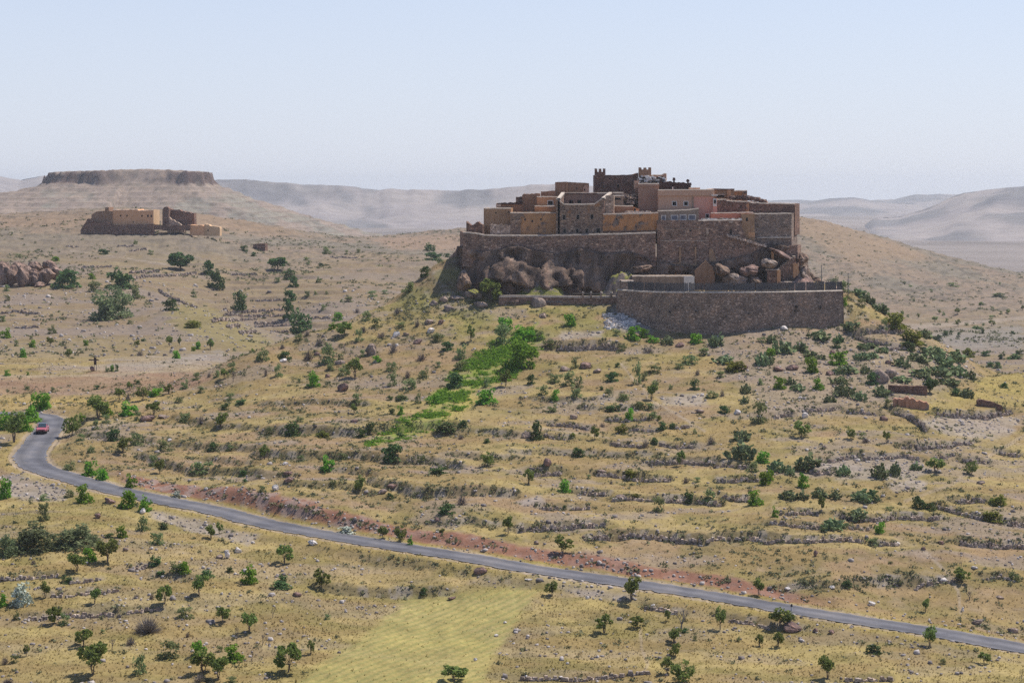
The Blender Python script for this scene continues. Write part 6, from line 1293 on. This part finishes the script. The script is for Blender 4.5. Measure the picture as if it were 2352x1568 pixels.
# ------------------------------------------------------------------ ground litter: stones, scrub, grass, weeds (stuff)
flat = np.arange(NR * NC)
def sample(wt, n, rg):
    wt = np.clip(wt, 0, None).ravel(); k = rg.choice(len(flat), n, p=wt / wt.sum()); r, c = k // NC, k % NC
    u = UC[c] + rg.uniform(-.5, .5, n) * (UC[1] - UC[0]); y = YR[r] + rg.uniform(-.5, .5, n) * np.gradient(YR)[r]; x = u * y
    return x, y, interp_grid(H, x, y), C.reshape(-1, 3)[k]
view = (np.abs(X / Yg) < 0.27) & (Yg > 205) & (PY < 1640) & (RD > 3.0) & ~inside
rg = np.random.default_rng(5)
def stones(name, wt, n, s0, s1, c0, c1, seed):
    rg = np.random.default_rng(seed); x, y, z, cc = sample(wt, n, rg); s = rg.uniform(s0, s1, n) ** 1.0 * np.where(rg.random(n) < 0.06, 1.9, 1) * np.where(y > 420, 1.6, 1)
    cube = np.array([(-1, -1, -1), (1, -1, -1), (1, 1, -1), (-1, 1, -1), (-.7, -.7, 1), (.7, -.7, 1), (.7, .7, 1), (-.7, .7, 1)], float)
    V = cube[None] * rg.uniform(0.6, 1.2, (n, 8, 3)); V *= (s * 0.5)[:, None, None] * np.stack([rg.uniform(.9, 1.6, n), np.ones(n), rg.uniform(.5, .9, n)], 1)[:, None]
    a = rg.uniform(0, 6.28, n); ca, sa = np.cos(a)[:, None], np.sin(a)[:, None]; V = np.stack([V[..., 0] * ca - V[..., 1] * sa, V[..., 0] * sa + V[..., 1] * ca, V[..., 2]], -1)
    V += np.stack([x, y, z + s * 0.15], 1)[:, None]
    fc = np.array([(0, 3, 2, 1), (4, 5, 6, 7), (0, 1, 5, 4), (1, 2, 6, 5), (2, 3, 7, 6), (3, 0, 4, 7)]); F = (np.arange(n)[:, None, None] * 8 + fc[None]).reshape(-1, 4)
    t = np.array(c0) + (np.array(c1) - c0) * rg.random(n)[:, None] ** 1.5
    return tag(new_mesh(name, V.reshape(-1, 3), F, vcol_mat(name + '_stone', 3.0, 0.5, .8, 1.2), tone=np.repeat(t, 8, 0)), kind='stuff')
stonew = view * (1 - fld) * (near * (0.035 + 0.5 * up * sst(.3, .6, steep) + 0.9 * ZST + 0.8 * cut + 0.35 * sst(.56, .66, fbm(X / 9 + 4, Yg / 4, 4, 1))) + 0.22 * (Yg > 420) * (Yg < 640)) * (1 - lg)
stones('rubble', stonew, 9000, 0.12, 0.38, (0.20, 0.17, 0.155), (0.52, 0.47, 0.44), 1)
def clumps(name, wt, n, r0, r1, leaf, per, material, seed, up_=0.6):
    rg = np.random.default_rng(seed); x, y, z, cc = sample(wt, n, rg); r = rg.uniform(r0, r1, n); ce = np.stack([x, y, z], 1)
    d = rg.normal(size=(n, per, 3)); d /= np.linalg.norm(d, axis=2)[..., None]; d[..., 2] = np.abs(d[..., 2]) * up_; p = ce[:, None] + d * (r[:, None] * rg.uniform(0.2, 1, (n, per)))[..., None]
    a = rg.normal(size=(n, per, 3)); a /= np.linalg.norm(a, axis=2)[..., None]; b = np.cross(a, rg.normal(size=(n, per, 3))); b /= np.linalg.norm(b, axis=2)[..., None]; s = (leaf * r)[:, None, None] * rg.uniform(.6, 1.4, (n, per, 1))
    V = np.stack([p - a * s, p + b * s, p + a * s], 2).reshape(-1, 3); t = np.repeat(np.clip(rg.normal(.45, .25, n * per), 0, 1), 3)
    return tag(new_mesh(name, V, np.arange(n * per * 3).reshape(-1, 3), material, tone=t), kind='stuff')
M_scrub = leaf_mat('dry_scrub_leaves', (0.090, 0.096, 0.051), (0.282, 0.262, 0.147), 0.15)
abv = near * up * (RD > 5)
scr = view * (1 - fld) * (0.10 * cacz + abv * (0.03 + 0.10 * (PX < 1050) + 1.2 * rsr + 1.3 * sst(.28, .55, steep) + 0.3 * sst(.55, .68, b2)) + near * (1 - up) * (0.03 + .4 * sst(.35, .6, steep)) + 0.0)
clumps('scrub', scr, 8000, 0.2, 0.65, 0.3, 16, M_scrub, 2)
fs_ = view * ((Yg > 425) * (0.10 + 1.2 * sst(.52, .66, fbm(X / 24, Yg / 22, 4, 7))) * np.where(Yg > 600, 1.0, 0.35))
clumps('distant_scrub', fs_, 6500, 0.45, 1.15, 0.34, 12, M_scrub, 3)
clumps('weeds', view * np.clip(lg, 0, 1) * (0.05 + sst(.45, .6, b2)), 1700, 0.25, 0.75, 0.3, 18, M_leaf['g'], 4)
# dry grass tufts take the colour of the ground they grow from
M_grass, nt = mat('dry_grass'); o_ = N(nt, 'ShaderNodeOutputMaterial'); a = N(nt, 'ShaderNodeAttribute', attribute_name='tone'); d_ = N(nt, 'ShaderNodeBsdfDiffuse'); t_ = N(nt, 'ShaderNodeBsdfTranslucent'); mx_ = N(nt, 'ShaderNodeMixShader'); mx_.inputs[0].default_value = 0.5
for q in (d_, t_): nt.links.new(a.outputs['Color'], q.inputs[0])
nt.links.new(d_.outputs[0], mx_.inputs[1]); nt.links.new(t_.outputs[0], mx_.inputs[2]); nt.links.new(mx_.outputs[0], o_.inputs[0])
def grass(n, seed):
    rg = np.random.default_rng(seed); x, y, z, cc = sample(view * near * (1 - cut) * (1 - 0.75 * ZST) * (1 - 0.9 * fld) * (0.5 + 0.8 * below), n, rg)
    h = rg.uniform(.1, .28, n); a = rg.uniform(0, 6.28, n); w_ = rg.uniform(.05, .14, n); le = rg.normal(size=(n, 2)) * 0.12
    p = np.stack([x, y, z - 0.03], 1); dx = np.stack([np.cos(a) * w_, np.sin(a) * w_, np.zeros(n)], 1)
    V = np.stack([p - dx, p + dx, p + np.stack([le[:, 0], le[:, 1], h], 1)], 1).reshape(-1, 3)
    t = np.repeat(np.clip(cc * rg.uniform(.75, 1.3, n)[:, None], 0, .8), 3, 0)
    return tag(new_mesh('grass', V, np.arange(n * 3).reshape(-1, 3), M_grass, tone=t), kind='stuff')
grass(60000, 6)
# white rubble tip at the foot of the bastion
rr = random.Random(6); mb = MB()
for i in range(420):
    q = rr.random(); px = 1392 + 70 * q + rr.uniform(-8, 8); py = rr.uniform(704, 756); p = ground_at(px, py, 340); 
    if p.y > 376: continue
    s_ = rr.uniform(.2, .6); mb.stone((p.x, p.y, p.z + s_ * .2), s_ * rr.uniform(1, 2), s_, s_ * .8, 0, rr)
tag(mb.build('rubble_heap', M_white, None, loc=tuple(ground_at(1425, 740, 340))), kind='stuff')

# ------------------------------------------------------------------ car, road sign, marker post
M_paint = plain_mat('dusty_pink_red_paint', (0.44, 0.12, 0.14), 0.05, 1.0, 0.22, 0.6); M_glassd = plain_mat('windscreen_glass', (0.03, 0.05, 0.06), 0.1, 1.0, 0.06, 0.8)
M_tyre = plain_mat('tyre_rubber', (0.025, 0.025, 0.025), 0.2, 3); M_lamp = plain_mat('lamp_glass', (0.7, 0.7, 0.68), 0.1, 3, 0.15, 0.6); M_bump = plain_mat('black_bumper', (0.03, 0.03, 0.033), 0.1, 2, 0.5, 0.3)
j = int(((project(ROAD[:, 0], ROAD[:, 1], ROAD[:, 2])[0] - 103) ** 2 * 0.2 + (project(ROAD[:, 0], ROAD[:, 1], ROAD[:, 2])[1] - 992) ** 2).argmin())
d_ = ROAD[j + 6, :2] - ROAD[j - 6, :2]; ang = math.atan2(d_[1], d_[0]); cl = ROAD[j] + np.array([nrm[j, 0], nrm[j, 1], 0]) * (-0.55 if (nrm[j, 0] > 0) else 0.55) + (0, 0, .03)
car = empty('parked_car' if False else 'car', tuple(cl), 'pinkish red car with dark windows coming round the road bend', 'car')
def part(name, mb, m): o = mb.build(name, m, None, loc=(0, 0, 0)); o.parent = car; return o
def loft(mb, secs, m=0):
    n = len(secs[0]); b = []
    for s in secs: b += list(s)
    f = [(i * n + k, i * n + (k + 1) % n, (i + 1) * n + (k + 1) % n, (i + 1) * n + k) for i in range(len(secs) - 1) for k in range(n)]
    mb.poly(b, f + [tuple(range(n))[::-1], tuple((len(secs) - 1) * n + k for k in range(n))], m)
def ring(x, w_, z0, z1, r): return [(x, -w_ + r, z0), (x, w_ - r, z0), (x, w_, z0 + r), (x, w_, z1 - r), (x, w_ - r, z1), (x, -w_ + r, z1), (x, -w_, z1 - r), (x, -w_, z0 + r)]
mb = MB(); loft(mb, [ring(-1.95, .74, .42, .86, .10), ring(-1.8, .82, .28, .96, .10), ring(-.9, .85, .24, .98, .1), ring(.75, .85, .24, .95, .1), ring(1.6, .82, .26, .84, .1), ring(1.93, .72, .38, .70, .1)]); part('body', mb, M_paint)
mb = MB(); loft(mb, [ring(-1.75, .66, .94, 1.0, .03), ring(-1.25, .64, .94, 1.36, .06), ring(.05, .64, .94, 1.42, .06), ring(.35, .66, .94, 1.30, .06), ring(.95, .70, .92, .97, .03)]); part('window', mb, M_glassd)
mb = MB(); loft(mb, [ring(-1.4, .62, 1.37, 1.43, .025), ring(-.6, .63, 1.41, 1.475, .025), ring(.12, .61, 1.40, 1.45, .025)]); part('roof', mb, M_glassd)
for s in (-1, 1):
    mb = MB(); mb.tube((.85, s * .73, .95), (.1, s * .62, 1.42), .04, .04, 5); part('pillar', mb, M_paint)
    mb = MB(); mb.stone((1.84, s * .55, .62), .16, .34, .16); part('headlight', mb, M_lamp); mb = MB(); mb.stone((.55, s * .93, .98), .12, .18, .14); part('mirror', mb, M_bump)
    for x_ in (-1.2, 1.2):
        mb = MB(); mb.tube((x_, s * .66, .3), (x_, s * .87, .3), .31, .31, 16); wv = part('wheel', mb, M_tyre); mb = MB(); mb.tube((x_, s * .85, .3), (x_, s * .885, .3), .18, .17, 10); rm = part('rim', mb, M_metal); rm.parent = wv
mb = MB(); loft(mb, [ring(1.8, .76, .24, .46, .06), ring(2.0, .70, .26, .44, .06)]); part('bumper', mb, M_bump); mb = MB(); mb.box(1.93, 1.96, -.4, .4, .5, .6); part('grille', mb, M_bump)
car.rotation_euler = (0, 0, ang)
g0 = ground_at(219, 851, 380); r = empty('road_sign', tuple(g0), 'tall dark road sign panel on two posts with direction boards, seen from behind', 'sign'); k = g0.y / FP; X0, Z0 = g0.x, g0.z; YS = g0.y
for s in (-1, 1): mb = MB(); mb.box(X0 + s * 2.4 * k - .05, X0 + s * 2.4 * k + .05, YS - .05, YS + .05, Z0 - .4, Z0 + 30 * k); mb.build('post', M_metal, r)
mb = MB(); mb.extrude([Vector((X0 - 2.9 * k, YS - .08, Z0 + 14 * k)), Vector((X0 + 2.9 * k, YS - .08, Z0 + 13 * k)), Vector((X0 + 2.9 * k, YS - .08, Z0 + 29 * k)), Vector((X0 - 1.5 * k, YS - .08, Z0 + 32 * k)), Vector((X0 - 2.9 * k, YS - .08, Z0 + 31 * k))], (0, .06, 0)); mb.build('panel', M_wood, r)
for x0, x1, z in ((-15, -3, 25), (2.5, 8, 25)): mb = MB(); mb.box(X0 + x0 * k, X0 + x1 * k, YS - .1, YS - .05, Z0 + (z - 1.3) * k, Z0 + (z + 1.5) * k); mb.build('direction_board', M_wood, r)
p = ground_at(212, 852, 380); closed_rock('boulder', p.x, p.y, p.z + .4, 1.0, .8, 1.3, M_darkrock, 301, 'small dark rock at the foot of the road sign', 'boulder', .3, 12, 8)
p = ground_at(1818, 1403); r = empty('marker_post', tuple(p), 'short black and white marker post on the near road edge, lower right', 'post'); mb = MB(); mb.tube(p, p + Vector((0, 0, .55)), .09, .09, 8); mb.build('shaft', M_whitewash, r); mb = MB(); mb.tube(p + Vector((0, 0, .55)), p + Vector((0, 0, .85)), .13, .11, 8); mb.build('head', M_bump, r)
